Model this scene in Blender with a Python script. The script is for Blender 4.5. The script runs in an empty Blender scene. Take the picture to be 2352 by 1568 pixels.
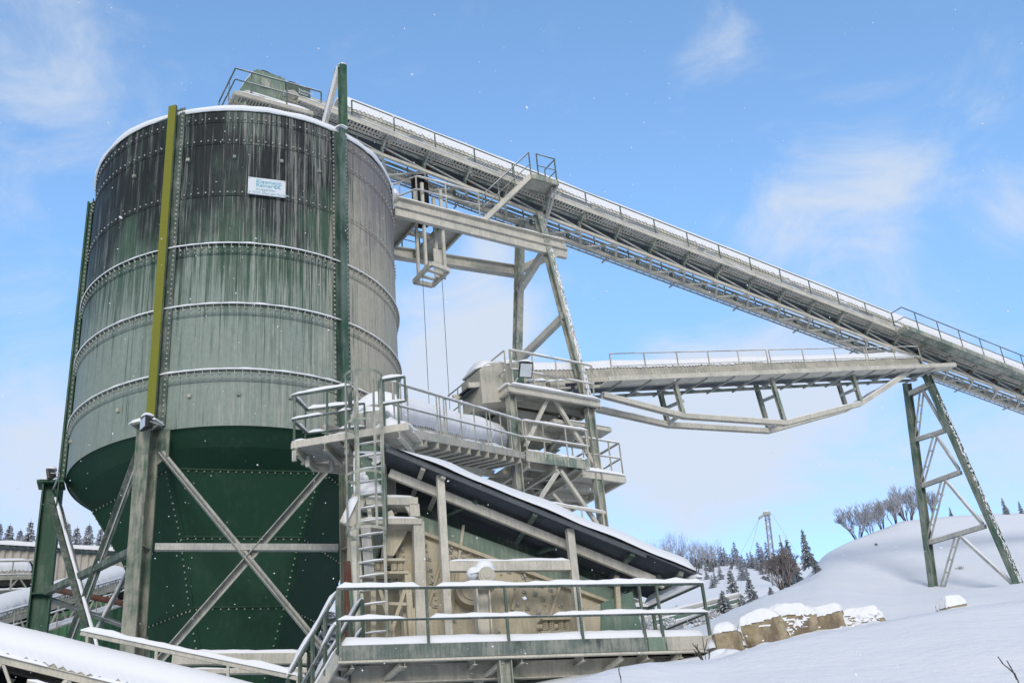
import bpy, bmesh, math, random
from mathutils import Vector as V, Matrix, noise
random.seed(7)
R_ = math.radians
sc = bpy.context.scene
COL = sc.collection
Z = V((0, 0, 1))

# ---------------------------------------------------------------- camera model (measured from the photograph)
PITCH, ROLL, F = R_(26.514), R_(-5.141), 2540.06
FW = V((0, math.cos(PITCH), math.sin(PITCH)))
UP0 = V((0, -math.sin(PITCH), math.cos(PITCH)))
RT = V((1, 0, 0)) * math.cos(ROLL) + UP0 * math.sin(ROLL)
UP = UP0 * math.cos(ROLL) - V((1, 0, 0)) * math.sin(ROLL)

def ray(x, y):
    return RT * ((x - 1176) / F) - UP * ((y - 784) / F) + FW
def atY(x, y, Y):
    d = ray(x, y); return d * (Y / d.y)
def atZ(x, y, z):
    d = ray(x, y); return d * (z / d.z)
def atS(x, y, s):
    return ray(x, y).normalized() * s
def atP(x, y, o, n):
    d = ray(x, y); return d * (o.dot(n) / d.dot(n))
def hdir(deg):
    return V((math.cos(R_(deg)), math.sin(R_(deg)), 0))

class Frame:
    """straight line structure: u along, v horizontal across, Z up"""
    def __init__(s, O, u):
        s.O = O.copy(); s.u = u.normalized()
        s.v = V((-s.u.y, s.u.x, 0)).normalized()
    def P(s, a, v=0, w=0):
        return s.O + s.u * a + s.v * v + Z * w
    def inv(s, x, y, v):
        q = atP(x, y, s.O + s.v * v, s.v) - s.O - s.v * v
        uh = V((s.u.x, s.u.y, 0)); h = uh.length
        a = q.dot(uh) / (h * h)
        return a, q.z - s.u.z * a

# ---------------------------------------------------------------- objects
ORG = {}
def setp(o, label=None, cat=None, group=None, kind=None):
    if label: o['label'] = label
    if cat: o['category'] = cat
    if group: o['group'] = group
    if kind: o['kind'] = kind
    return o
def thing(name, label, cat, loc, group=None):
    o = bpy.data.objects.new(name, None); COL.objects.link(o)
    o.empty_display_size = .3
    o.location = loc; ORG[o.name] = V(loc)
    return setp(o, label, cat, group)

class MB:
    def __init__(s):
        s.v = []; s.f = []; s.sm = []; s.uv = None
    def add(s, vs, fs, smooth=False):
        b = len(s.v); s.v += [V(p) for p in vs]
        for f in fs:
            s.f.append(tuple(b + i for i in f)); s.sm.append(smooth)
        return s
    def beam(s, p, q, w, h, up=Z, off=0):
        d = (q - p)
        if d.length < 1e-6: return s
        d.normalize()
        x = d.cross(up)
        if x.length < 1e-4: x = d.cross(V((0, 1, 0)))
        x.normalize(); y = x.cross(d)
        vs = []
        for c in (p, q):
            for a, b in ((-1, -1), (1, -1), (1, 1), (-1, 1)):
                vs.append(c + x * (a * w / 2) + y * (b * h / 2 + off))
        return s.add(vs, [(3, 2, 1, 0), (4, 5, 6, 7), (0, 1, 5, 4), (1, 2, 6, 5), (2, 3, 7, 6), (3, 0, 4, 7)])
    def ibeam(s, p, q, w, h, t=.02, up=Z):
        d = (q - p).normalized(); x = d.cross(up)
        if x.length < 1e-4: x = d.cross(V((0, 1, 0)))
        x.normalize(); y = x.cross(d)
        s.beam(p + y * (h / 2 - t / 2), q + y * (h / 2 - t / 2), w, t, up)
        s.beam(p - y * (h / 2 - t / 2), q - y * (h / 2 - t / 2), w, t, up)
        s.beam(p, q, t * .8, h - 2 * t, up)
        return s
    def lbeam(s, p, q, w, t=.012, up=Z):
        """angle section"""
        d = (q - p).normalized(); x = d.cross(up)
        if x.length < 1e-4: x = d.cross(V((0, 1, 0)))
        x.normalize(); y = x.cross(d)
        s.beam(p, q, w, t, up)
        s.beam(p + x * (w / 2 - t / 2) + y * (w / 2), q + x * (w / 2 - t / 2) + y * (w / 2), t, w - t, up)
        return s
    def tube(s, p, q, r, n=8, r2=None, cap=True):
        r2 = r if r2 is None else r2
        d = q - p
        if d.length < 1e-6: return s
        d.normalize()
        x = d.cross(Z if abs(d.z) < .95 else V((0, 1, 0))).normalized(); y = x.cross(d)
        vs = []
        for c, rr in ((p, r), (q, r2)):
            for i in range(n):
                a = 2 * math.pi * i / n
                vs.append(c + x * (rr * math.cos(a)) + y * (rr * math.sin(a)))
        fs = [(i, (i + 1) % n, n + (i + 1) % n, n + i) for i in range(n)]
        s.add(vs, fs, n > 5)
        if cap:
            s.add(vs[:n], [tuple(range(n))[::-1]]); s.add(vs[n:], [tuple(range(n))])
        return s
    def pipe(s, pts, r, n=8):
        for a, b in zip(pts, pts[1:]): s.tube(a, b, r, n)
        return s
    def box(s, c, sx, sy, sz, ux=V((1, 0, 0)), uy=V((0, 1, 0))):
        uz = ux.cross(uy)
        vs = [c + ux * (a * sx / 2) + uy * (b * sy / 2) + uz * (e * sz / 2) for e in (-1, 1) for a, b in ((-1, -1), (1, -1), (1, 1), (-1, 1))]
        return s.add(vs, [(3, 2, 1, 0), (4, 5, 6, 7), (0, 1, 5, 4), (1, 2, 6, 5), (2, 3, 7, 6), (3, 0, 4, 7)])
    def prism(s, pts, ext):
        """polygon extruded along vector ext"""
        n = len(pts); vs = [V(p) for p in pts] + [V(p) + ext for p in pts]
        return s.add(vs, [tuple(range(n))[::-1], tuple(range(n, 2 * n))] + [(i, (i + 1) % n, n + (i + 1) % n, n + i) for i in range(n)])
    def grid(s, rows, smooth=True, wrap=False):
        m = len(rows[0]); vs = [p for r in rows for p in r]; fs = []
        for i in range(len(rows) - 1):
            for j in range(m if wrap else m - 1):
                k = (j + 1) % m
                fs.append((i * m + j, i * m + k, (i + 1) * m + k, (i + 1) * m + j))
        return s.add(vs, fs, smooth)
    def ball(s, c, r, nu=6, nv=4, sq=(1, 1, 1)):
        rows = []
        for i in range(nv + 1):
            t = math.pi * i / nv
            rows.append([c + V((r * sq[0] * math.sin(t) * math.cos(2 * math.pi * j / nu), r * sq[1] * math.sin(t) * math.sin(2 * math.pi * j / nu), r * sq[2] * math.cos(t))) for j in range(nu)])
        return s.grid(rows, True, True)
    def snow(s, p, q, w, h, seed=None, step=.14, gaps=0.0, rough=1.0, taper=1.2):
        """a lumpy ridge of snow lying on the line p-q (its underside on the line)"""
        seed = random.random() * 99 if seed is None else seed
        d = q - p; L = d.length
        if L < .02: return s
        d.normalize(); x = d.cross(Z)
        if x.length < 1e-3: x = V((1, 0, 0))
        x.normalize(); y = x.cross(d)
        n = max(3, int(L / step)); rows = []
        for i in range(n + 1):
            t = i / n; c = p + (q - p) * t
            k = noise.noise(V((t * L * 1.3, seed, 0))) * .45 + noise.noise(V((t * L * 4.1, seed, 5))) * .3
            hh = h * max(.12, .85 + k * rough)
            if gaps and noise.noise(V((t * L * .9, seed, 9))) < gaps - .5: hh = h * .08
            e = min(1, (min(t, 1 - t) * L + .015) / (h * taper)); e = max(.1, math.sqrt(min(1, e)))
            hh *= e
            ww = w * (.92 + .2 * noise.noise(V((t * L * 2, seed, 3)))) * (.7 + .3 * e)
            row = []
            for a in (0, 25, 60, 90, 120, 155, 180):
                ca, sa = math.cos(R_(a)), math.sin(R_(a))
                row.append(c + x * (ww / 2 * ca * 1.05) + y * (hh * (sa ** .7 if sa > 0 else 0) - .004))
            rows.append(row)
        s.grid(rows, True)
        s.add(rows[0], [tuple(range(7))]); s.add(rows[-1], [tuple(range(7))[::-1]])
        s.add([rows[0][0], rows[0][-1], rows[-1][-1], rows[-1][0]], [(0, 1, 2, 3)])
        return s
    def build(s, name, mat, parent=None, label=None, cat=None, group=None, kind=None, loc=None):
        if not s.v: return None
        if parent is not None:
            r = parent
            while r.parent: r = r.parent
            org = ORG[r.name]
        else:
            org = V(loc) if loc is not None else V((0, 0, 0))
        me = bpy.data.meshes.new(name)
        me.from_pydata([p - org for p in s.v], [], s.f)
        me.polygons.foreach_set('use_smooth', s.sm)
        if s.uv:
            l = me.uv_layers.new(name='UVMap')
            for li, lp in enumerate(me.loops): l.data[li].uv = s.uv[lp.vertex_index]
        me.materials.append(mat); me.update()
        o = bpy.data.objects.new(name, me); COL.objects.link(o)
        if parent is not None: o.parent = parent
        else:
            o.location = org; ORG[o.name] = org
        return setp(o, label, cat, group, kind)

def copy_tree(o, parent=None):
    c = o.copy(); COL.objects.link(c)
    if parent is not None: c.parent = parent
    for ch in list(o.children): copy_tree(ch, c)
    return c
# ---------------------------------------------------------------- materials
def newmat(name, rough=.6, metal=0.0):
    m = bpy.data.materials.new(name); m.use_nodes = True
    nt = m.node_tree; b = nt.nodes['Principled BSDF']
    b.inputs['Roughness'].default_value = rough; b.inputs['Metallic'].default_value = metal
    return m, nt, b
def nd(nt, t, **kw):
    n = nt.nodes.new(t)
    for k, v in kw.items(): setattr(n, k, v)
    return n
def lk(nt, a, b): nt.links.new(a, b)
def noise_node(nt, scale, sx=1, sy=1, sz=1, detail=5, rough=.6, src='Object', off=0):
    tc = nd(nt, 'ShaderNodeTexCoord'); mp = nd(nt, 'ShaderNodeMapping')
    mp.inputs['Scale'].default_value = (sx, sy, sz); mp.inputs['Location'].default_value = (off, off * .7, off * 1.3)
    lk(nt, tc.outputs[src], mp.inputs['Vector'])
    n = nd(nt, 'ShaderNodeTexNoise'); n.inputs['Scale'].default_value = scale
    n.inputs['Detail'].default_value = detail; n.inputs['Roughness'].default_value = rough
    lk(nt, mp.outputs[0], n.inputs['Vector'])
    return n.outputs['Fac']
def ramp(nt, fac, stops):
    r = nd(nt, 'ShaderNodeValToRGB'); e = r.color_ramp.elements
    while len(e) < len(stops): e.new(.5)
    for i, (p, c) in enumerate(stops):
        e[i].position = p; e[i].color = (*c, 1) if len(c) == 3 else c
    lk(nt, fac, r.inputs['Fac']); return r.outputs['Color']
def mixc(nt, fac, a, b):
    m = nd(nt, 'ShaderNodeMix', data_type='RGBA')
    for s, val in ((m.inputs[0], fac), (m.inputs[6], a), (m.inputs[7], b)):
        if isinstance(val, (int, float)): s.default_value = val
        elif isinstance(val, tuple): s.default_value = (*val, 1) if len(val) == 3 else val
        else: lk(nt, val, s)
    return m.outputs[2]
def mth(nt, op, a, b=None, clamp=False):
    m = nd(nt, 'ShaderNodeMath', operation=op); m.use_clamp = clamp
    for s, val in ((m.inputs[0], a), (m.inputs[1], b)):
        if val is None: continue
        if isinstance(val, (int, float)): s.default_value = val
        else: lk(nt, val, s)
    return m.outputs[0]
def sstep(nt, x, lo, hi):
    m = nd(nt, 'ShaderNodeMapRange', interpolation_type='SMOOTHSTEP')
    m.inputs[1].default_value = lo; m.inputs[2].default_value = hi
    lk(nt, x, m.inputs[0]); return m.outputs[0]
def bump(nt, b, h, st=.3, dist=.02):
    n = nd(nt, 'ShaderNodeBump'); n.inputs['Strength'].default_value = st; n.inputs['Distance'].default_value = dist
    lk(nt, h, n.inputs['Height']); lk(nt, n.outputs[0], b.inputs['Normal'])

def painted(name, paint, dust, lo=.4, hi=.65, scale=1.2, rough=.6, streak=True, soot=None):
    """weathered steel paint with stone dust and run marks"""
    m, nt, b = newmat(name, rough); b.inputs['Specular IOR Level'].default_value = .22
    n1 = noise_node(nt, scale, 1, 1, 1, 6, .65)
    n2 = noise_node(nt, scale * 5, 2.2, 2.2, .25 if streak else 2.2, 4, .6, off=3.1)
    n3 = noise_node(nt, 40, detail=3, off=7)
    s = mth(nt, 'ADD', mth(nt, 'MULTIPLY', n1, .6), mth(nt, 'MULTIPLY', n2, .4))
    f = sstep(nt, s, lo, hi)
    c = mixc(nt, f, paint, dust)
    if soot: c = mixc(nt, mth(nt, 'MULTIPLY', sstep(nt, noise_node(nt, scale * .8, 1.5, 1.5, .6, 5, .6, off=11), .54, .68), .8), c, soot)
    v = mth(nt, 'ADD', mth(nt, 'MULTIPLY', n3, .5), .75)
    mul = nd(nt, 'ShaderNodeMix', data_type='RGBA', blend_type='MULTIPLY'); mul.inputs[0].default_value = 1
    lk(nt, c, mul.inputs[6]); lk(nt, v, mul.inputs[7]); lk(nt, mul.outputs[2], b.inputs['Base Color'])
    bump(nt, b, n3, .15, .01)
    return m

GREEN = (.018, .075, .042); DUST = (.50, .475, .405); DUSTG = (.27, .285, .235)
M = {}
M['green'] = painted('green_paint', GREEN, (.14, .19, .145), .42, .72, 1.0, .5)
M['column'] = painted('column_paint', (.075, .125, .09), (.34, .335, .28), .36, .58, .8, .55, True, (.03, .05, .035))
M['greygreen'] = painted('dusty_green_steel', (.15, .205, .17), (.45, .44, .375), .38, .60, 1.3, .65)
M['dark'] = painted('dark_green_steel', (.08, .115, .095), (.30, .31, .275), .45, .7, 1.5, .6)
M['dust'] = painted('stone_dust_steel', (.33, .335, .29), DUST, .36, .58, 1.1, .8)
M['dusty2'] = painted('pale_dust_steel', (.43, .425, .37), (.60, .57, .49), .36, .60, 1.7, .85)
M['hopper'] = painted('hopper_paint', (.016, .058, .034), (.042, .09, .062), .48, .80, .8, .6)
M['rail'] = painted('handrail_paint', (.085, .12, .10), (.30, .31, .27), .45, .7, 2, .5)
M['railg'] = painted('handrail_dusty', (.27, .275, .235), (.50, .475, .40), .38, .6, 2, .7)
M['chute'] = painted('chute_green', (.135, .215, .17), (.30, .335, .275), .5, .75, 1.2, .6)
M['yellow'] = painted('algae_green_paint', (.185, .195, .028), (.11, .15, .045), .5, .75, .7, .6)
M['rubber'] = painted('belt_rubber', (.085, .095, .11), (.18, .19, .20), .45, .75, 1.0, .7, False)
M['rust'] = painted('rusty_roller', (.20, .075, .028), (.10, .06, .04), .4, .7, 6, .8)
M['redpipe'] = painted('red_brown_pipe', (.13, .05, .035), (.16, .12, .10), .45, .7, 2, .7)
M['roofpan'] = painted('roof_sheet_underside', (.08, .092, .105), (.15, .16, .165), .45, .75, 1.4, .5)
M['galv'] = painted('grey_galvanised', (.32, .335, .315), (.52, .51, .46), .4, .65, 2, .6)
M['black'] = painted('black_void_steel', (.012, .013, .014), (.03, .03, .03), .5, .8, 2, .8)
M['concrete'] = painted('concrete', (.22, .20, .17), (.34, .31, .26), .4, .65, 1.5, .9)

def mk_snow(name, col=(.86, .88, .92), bs=.25, dist=.06):
    m, nt, b = newmat(name, .75)
    n = noise_node(nt, 7, detail=6); n2 = noise_node(nt, .9, detail=3, off=4)
    s = mth(nt, 'ADD', mth(nt, 'MULTIPLY', n, .4), n2)
    b.inputs['Base Color'].default_value = (*col, 1)
    b.inputs['Specular IOR Level'].default_value = .15
    bump(nt, b, s, bs, dist)
    return m
M['snow'] = mk_snow('snow')
M['groundsnow'] = mk_snow('ground_snow', (.84, .87, .92), .55, .13)

def mk_shell():
    """bolted silo sheet: uv = (metres round the shell measured from azimuth -101 deg, height above the lower rim)"""
    m, nt, b = newmat('silo_sheet', .55); b.inputs['Specular IOR Level'].default_value = .16
    tc = nd(nt, 'ShaderNodeTexCoord'); sp = nd(nt, 'ShaderNodeSeparateXYZ'); lk(nt, tc.outputs['UV'], sp.inputs[0])
    x, z = sp.outputs[0], sp.outputs[1]
    ADD = lambda a, b_: mth(nt, 'ADD', a, b_); MUL = lambda a, b_: mth(nt, 'MULTIPLY', a, b_); SUB = lambda a, b_: mth(nt, 'SUBTRACT', a, b_)
    st = noise_node(nt, 1.0, 6, .16, 1, 5, .65, 'UV')
    st2 = noise_node(nt, 1.0, 17, .35, 1, 4, .65, 'UV', 5)
    st3 = noise_node(nt, 1.0, 38, .6, 1, 3, .6, 'UV', 15)
    blot = noise_node(nt, 1.0, .75, .38, 1, 5, .6, 'UV', 9)
    fine = noise_node(nt, 1.0, 14, 6, 1, 4, .6, 'UV', 2)
    side = sstep(nt, x, -.6, 4.6)
    # paint, bleached by the weather towards the foot
    low = sstep(nt, ADD(z, MUL(SUB(blot, .5), 4.0)), 6.0, 1.0)
    base = mixc(nt, sstep(nt, st, .38, .62), (.036, .078, .052), (.075, .12, .09))
    film = sstep(nt, ADD(ADD(MUL(blot, .6), MUL(SUB(st2, .5), 1.1)), ADD(MUL(low, .34), MUL(SUB(st3, .5), .6))), .22, .56)
    c = mixc(nt, MUL(film, .85), base, (.265, .315, .28))
    # soot, hanging down from the upper courses in tongues
    zz = ADD(ADD(z, MUL(SUB(st, .5), 4.5)), MUL(SUB(blot, .5), 13.0))
    zz = ADD(SUB(zz, MUL(mth(nt, 'MAXIMUM', SUB(x, 3.2), 0.0), .35)), MUL(SUB(st2, .5), 3.0))
    soot = MUL(sstep(nt, zz, 4.2, 7.2), SUB(.93, MUL(sstep(nt, ADD(MUL(st, .6), MUL(blot, .4)), .50, .60), .45)))
    c = mixc(nt, soot, c, (.014, .016, .021))
    # lime runs, thin and many, growing towards the lee side
    r1 = sstep(nt, ADD(st2, MUL(SUB(side, 1.0), .13)), .475, .56)
    r2 = sstep(nt, ADD(st3, MUL(SUB(side, 1.0), .14)), .485, .57)
    keep = sstep(nt, ADD(blot, MUL(SUB(st, .5), 1.2)), .36, .56)
    c = mixc(nt, MUL(mth(nt, 'MAXIMUM', MUL(r1, .5), MUL(r2, .8)), MUL(ADD(MUL(keep, .85), .06), SUB(1.0, MUL(soot, .45)))), c, (.40, .395, .36))
    # the lee side is caked with stone dust
    cake = sstep(nt, ADD(x, MUL(SUB(st2, .5), 5.0)), 4.3, 5.5)
    hi = sstep(nt, ADD(ADD(z, MUL(SUB(st, .5), 7.0)), MUL(SUB(blot, .5), 6.0)), 5.5, 9.0)
    cakec = mixc(nt, hi, (.43, .40, .325), (.235, .22, .215))
    cakec = mixc(nt, MUL(sstep(nt, SUB(1.0, st3), .57, .66), .7), cakec, (.09, .105, .09))
    c = mixc(nt, MUL(cake, .92), c, cakec)
    dk = ADD(MUL(fine, .5), .75)
    mul = nd(nt, 'ShaderNodeMix', data_type='RGBA', blend_type='MULTIPLY'); mul.inputs[0].default_value = 1
    lk(nt, c, mul.inputs[6]); lk(nt, dk, mul.inputs[7]); lk(nt, mul.outputs[2], b.inputs['Base Color'])
    bump(nt, b, ADD(st2, fine), .12, .01)
    return m
M['shell'] = mk_shell()

def plain(name, col, rough=.6, metal=0, sc_=6, amt=.35):
    m, nt, b = newmat(name, rough, metal)
    n = noise_node(nt, sc_, detail=5)
    c = mixc(nt, n, tuple(k * (1 - amt) for k in col), tuple(min(1, k * (1 + amt)) for k in col))
    lk(nt, c, b.inputs['Base Color']); return m
M['sign'] = plain('sign_white', (.62, .68, .72), .5, 0, 3, .12)
M['signtxt'] = plain('sign_blue', (.12, .40, .52), .5, 0, 8, .2)
M['signtxt2'] = plain('sign_pale_blue', (.36, .50, .58), .5, 0, 8, .2)
M['postb'] = painted('teal_grey_post', (.035, .085, .06), (.15, .20, .175), .36, .62, .9, .5, True, (.025, .03, .032))
M['headbox'] = painted('pale_green_sheet', (.17, .235, .185), (.36, .385, .32), .45, .7, 1.2, .6)
M['glass'] = plain('lamp_glass', (.55, .60, .62), .2, 0, 4, .2)
M['lampblack'] = plain('lamp_black', (.02, .021, .023), .5)
M['bark'] = plain('bark', (.075, .058, .048), .9, 0, 14)
M['twig'] = plain('twig', (.26, .23, .22), .9, 0, 10)
M['fartwig'] = plain('frosted_hazy_twig', (.37, .38, .41), .9, 0, 10, .3)  # frost grey, with distance haze mixed into the colour
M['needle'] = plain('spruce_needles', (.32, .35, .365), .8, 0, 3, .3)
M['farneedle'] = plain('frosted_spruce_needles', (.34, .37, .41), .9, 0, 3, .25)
M['rock'] = painted('ochre_rock', (.27, .215, .13), (.42, .36, .25), .38, .62, 1.2, .9, False, (.13, .10, .07))
M['shedtop'] = painted('shed_beige_sheet', (.44, .41, .36), (.55, .51, .46), .4, .62, .8, .7)
M['shedgreen'] = painted('shed_green_sheet', (.07, .19, .10), (.15, .25, .16), .45, .7, .6, .6)
M['pipe'] = painted('pale_pipe', (.45, .46, .42), (.56, .55, .50), .4, .6, 1, .6)
# ---------------------------------------------------------------- storage silo
SC = V((-8.06, 29.60, 0)); SR = 4.6
Z0, ZS = 10.91, [12.41, 14.30, 16.14, 17.78, 19.53]; Z1 = 20.61
GROUND = -2.0
CA = [-101.5 + 60 * k for k in range(-1, 5)]      # column azimuths
def cy(r, deg, z): return V((SC.x + r * math.cos(R_(deg)), SC.y + r * math.sin(R_(deg)), z))

silo = thing('storage_silo', 'tall round green bolted steel silo with black soot runs and a faceted hopper below', 'silo', (SC.x, SC.y, GROUND))
m = MB(); N = 180; uv = []
zs = [Z0 + (Z1 - Z0) * i / 12 for i in range(13)]
rows = []
for z in zs:
    rows.append([cy(SR, -281.5 + 360 * j / N, z) for j in range(N + 1)])
    uv += [(SR * R_(-180 + 360 * j / N), z - Z0) for j in range(N + 1)]
m.grid(rows); m.uv = uv
shell = m.build('shell', M['shell'], silo)
m = MB(); m.grid([[cy(SR - .03, 360 * j / N, Z0 + .01) for j in range(N)], [cy(SR - .5, 360 * j / N, Z0 + .0) for j in range(N)]], True, True)
m.build('rim_plate', M['hopper'], silo)
# panel seams: lips, rivet bands and snow lines
def bolts(mb, r, z, step=2.45, rad=.032, a0=-175, a1=25):
    a = a0
    while a < a1:
        if min(abs(a - c) for c in CA) > 2.6:
            mb.ball(cy(r, a, z), rad, 6, 3)
        a += step
for i, z in enumerate(ZS + [Z1 - .32]):
    low = i < 3
    ring = MB()
    hgt = .30 if low else .07
    r1 = SR + (.022 if low else .012)
    ring.grid([[cy(SR - .01, 2 * j, z), cy(r1, 2 * j, z), cy(r1, 2 * j, z - hgt), cy(SR - .01, 2 * j, z - hgt)] for j in range(181)])
    if low:
        r2 = SR + .085
        ring.grid([[cy(SR, 2 * j, z + .012), cy(r2, 2 * j, z + .012), cy(r2, 2 * j, z - .004), cy(SR, 2 * j, z - .004)] for j in range(181)], False)
    ring.uv = [(SR * R_((math.degrees(math.atan2(q.y - SC.y, q.x - SC.x)) + 281.5) % 360 - 180), q.z - Z0 + (0 if low else .4)) for q in ring.v]
    o = ring.build('panel_seam', M['shell'], silo)
    b = MB()
    if low:
        bolts(b, SR + .04, z - .09, 2.45, .027); bolts(b, SR + .035, z - .22, 2.45, .023)
        a = -178
        while a < 28:                               # small gussets under the lip
            if min(abs(a - c) for c in CA) > 2.6:
                p = cy(SR + .02, a, z); q = cy(SR + .08, a, z); b.prism([p, q, cy(SR + .02, a, z - .11)], V((-math.sin(R_(a)), math.cos(R_(a)), 0)) * .02)
            a += 2.45
    else:
        bolts(b, SR + .03, z + .05, 2.45, .028)
    b.build('bolts', M['galv'], o, kind='stuff')
    if low or i == 5:
        s = MB(); rows = []
        a = -178
        while a <= 30:
            k = 1 + .5 * noise.noise(V((a * .25, i * 7, 0))); hh = .05 * k if low else .03 * k
            zz = z + .012 if low else z + .1
            rr = SR + .09 if low else SR + .03
            rows.append([cy(SR - .01, a, zz + hh), cy(rr - .02, a, zz + hh * .9), cy(rr + .015, a, zz + hh * .3), cy(rr, a, zz - .005)])
            a += 1
        if low: s.grid(rows).build('snow_line', M['snow'], o)
# small square lugs on the courses
m = MB()
for z, a0 in ((19.0, -118), (19.0, -96), (19.0, -80), (19.0, -64), (19.0, -50), (11.75, -148), (11.75, -116), (11.75, -91), (11.75, -76), (11.75, -60)):
    m.box(cy(SR + .03, a0, z), .09, .08, .09, hdir(a0 + 90), -hdir(a0))
m.build('lug', M['greygreen'], silo, kind='stuff')
# roof: low cone with its snow
m = MB(); m.grid([[cy(SR + .03, 4 * j, Z1), cy(SR + .03, 4 * j, Z1 + .05), cy(0.01, 4 * j, Z1 + .55)] for j in range(91)])
roof = m.build('roof', M['dark'], silo)
m = MB(); rows = []
for r, dz in ((SR + .02, .02), (SR + .07, .06), (SR + .08, .13), (SR - .0, .22), (SR - .28, .38), (SR - .9, .62), (SR - 1.7, .82), (2.0, .98), (.02, 1.1)):
    rows.append([cy(r + .05 * noise.noise(V((j * .45, r * .3, 2))), 3 * j, Z1 + dz * (1 + .35 * noise.noise(V((j * .12, 3, 2)))) + .03 * noise.noise(V((j * .5, r * 2, 0)))) for j in range(120)])
m.grid(rows, True, True); m.build('roof_snow', M['snow'], roof)

# stiffener posts on the shell, above the columns
for k, a in enumerate(CA):
    if k in (3, 4): continue
    n = hdir(a); t = hdir(a + 90)
    top = {1: Z1 + .24, 2: Z1 + .12, 0: Z1 - .55, 5: Z1 - .45}.get(k, Z1)
    post = MB()
    post.beam(cy(SR + .02, a, Z0 + .1), cy(SR + .02, a, top), .30, .04, n)           # back plate
    post.beam(cy(SR + .20, a, Z0 + .1), cy(SR + .20, a, top), .20, .05, n)
    post.beam(cy(SR + .1, a, Z0 + .1) + t * (.0), cy(SR + .1, a, top), .03, .2, n)
    post.beam(cy(SR + .05, a, Z0 + .1) + t * .2, cy(SR + .05, a, top) + t * .2, .16, .03, n)
    o = post.build('stiffener_post', M['dark'] if k == 1 else M['green'] if k == 0 else M['postb'], silo)
    if k == 1:
        m = MB(); m.beam(cy(SR + .245, a, Z0 + .15) - t * .02, cy(SR + .245, a, top) - t * .02, .23, .03, n); m.build('face_plate', M['yellow'], o, label='yellow green algae covered face plate')
    b = MB(); z = Z0 + .2
    while z < top - .1:
        b.ball(cy(SR + .075, a, z) + t * .22, .033, 6, 3); b.ball(cy(SR + .05, a, z) - t * .22, .03, 6, 3); z += .145
    b.build('bolts', M['galv'], o, kind='stuff')
    if k == 2:
        s = MB(); s.snow(cy(SR - .1, a, top + .0), cy(SR + .32, a, top + .02), .36, .16, 3); s.build('snow_cap', M['snow'], o)

# hopper: round at the rim, six flat sides below
prof = [(Z0 + .02, 4.55, 0), (10.55, 4.28, .35), (10.2, 3.88, 1), (8.7, 2.95, 1), (7.05, 2.33, 1), (6.05, 1.85, 1), (4.6, 1.15, 1), (3.6, .75, 1)]
def hexr(a, rr, k):
    d = (a - CA[0]) % 60 - 30
    return rr * (1 - k) + k * rr * math.cos(R_(30)) / math.cos(R_(d))
m = MB(); rows = []
for z, r, k in prof: rows.append([cy(hexr(2 * j + CA[0], r, k), 2 * j + CA[0], z) for j in range(180)])
for i in range(len(rows) - 1): m.grid(rows[i:i + 2], i < 2, True)
hop = m.build('hopper', M['hopper'], silo)
b = MB(); st = MB()
for zi in (2, 3, 4, 6):
    z, r, k = prof[zi]; a = CA[0] - 30
    P = [cy(hexr(CA[0] + 60 * i, r, 1) + .015, CA[0] + 60 * i, z) for i in range(-1, 4)]
    for p, q in zip(P, P[1:]):
        n = max(2, int((q - p).length / .19))
        for i in range(n): b.ball(p + (q - p) * ((i + .5) / n) - Z * .06, .026, 6, 3)
        st.beam(p - Z * .0, q, .02, .05)
for c in range(-1, 4):
    aa = CA[0] + 60 * c
    for zi in range(2, 6):
        p = cy(prof[zi][1], aa, prof[zi][0]); q = cy(prof[zi + 1][1], aa, prof[zi + 1][0])
        n = int((q - p).length / .16)
        d = (q - p).normalized(); sd = d.cross(hdir(aa)).normalized()
        for i in range(n):
            c0 = p + (q - p) * ((i + .5) / n)
            for sg in (1,): b.ball(c0 + sd * (.10 * sg) + hdir(aa) * -.0, .025, 6, 3)
        st.beam(p, q, .05, .03, hdir(aa))
st.build('seam_strip', M['hopper'], hop); b.build('bolts', M['greygreen'], hop, kind='stuff')

# columns
CR = 4.92
for k, a in enumerate(CA):
    n = hdir(a); t = hdir(a + 90)
    W, D = (.50, .46) if k == 0 else (.36, .42)
    c = MB(); base = cy(CR, a, GROUND); top = cy(CR, a, Z0 - .02)
    c.beam(base + n * D / 2, top + n * D / 2, W, .04, n); c.beam(base - n * D / 2, top - n * D / 2, W, .04, n)
    c.beam(base, top, .04, D - .04, n)
    zt = 7.9
    c.box(cy(CR, a, zt), W - .02, D - .045, .04, t, -n)
    c.box(cy(CR + .05, a, Z0 + .0), W + .16, D + .22, .06, t, -n)
    c.prism([cy(CR - .2, a, Z0 - .04) + t * (W / 2), cy(CR - .2, a, Z0 - .04) + t * (W / 2 + .3), cy(CR - .2, a, Z0 - .75) + t * (W / 2 + .3), cy(CR - .2, a, Z0 - .95) + t * (W / 2)], n * .03)
    o = c.build('support_column', M['column'] if k != 0 else M['green'], silo)
    s = MB(); s.snow(cy(CR + .12, a, Z0 + .03) - t * .38, cy(CR + .12, a, Z0 + .03) + t * .38, .52, .16, k)
    s.build('snow_cap', M['snow'], o)
def mid(k, z, dr=0, dt=0): return cy(CR + dr, CA[k], z) + hdir(CA[k] + 90) * dt
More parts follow.
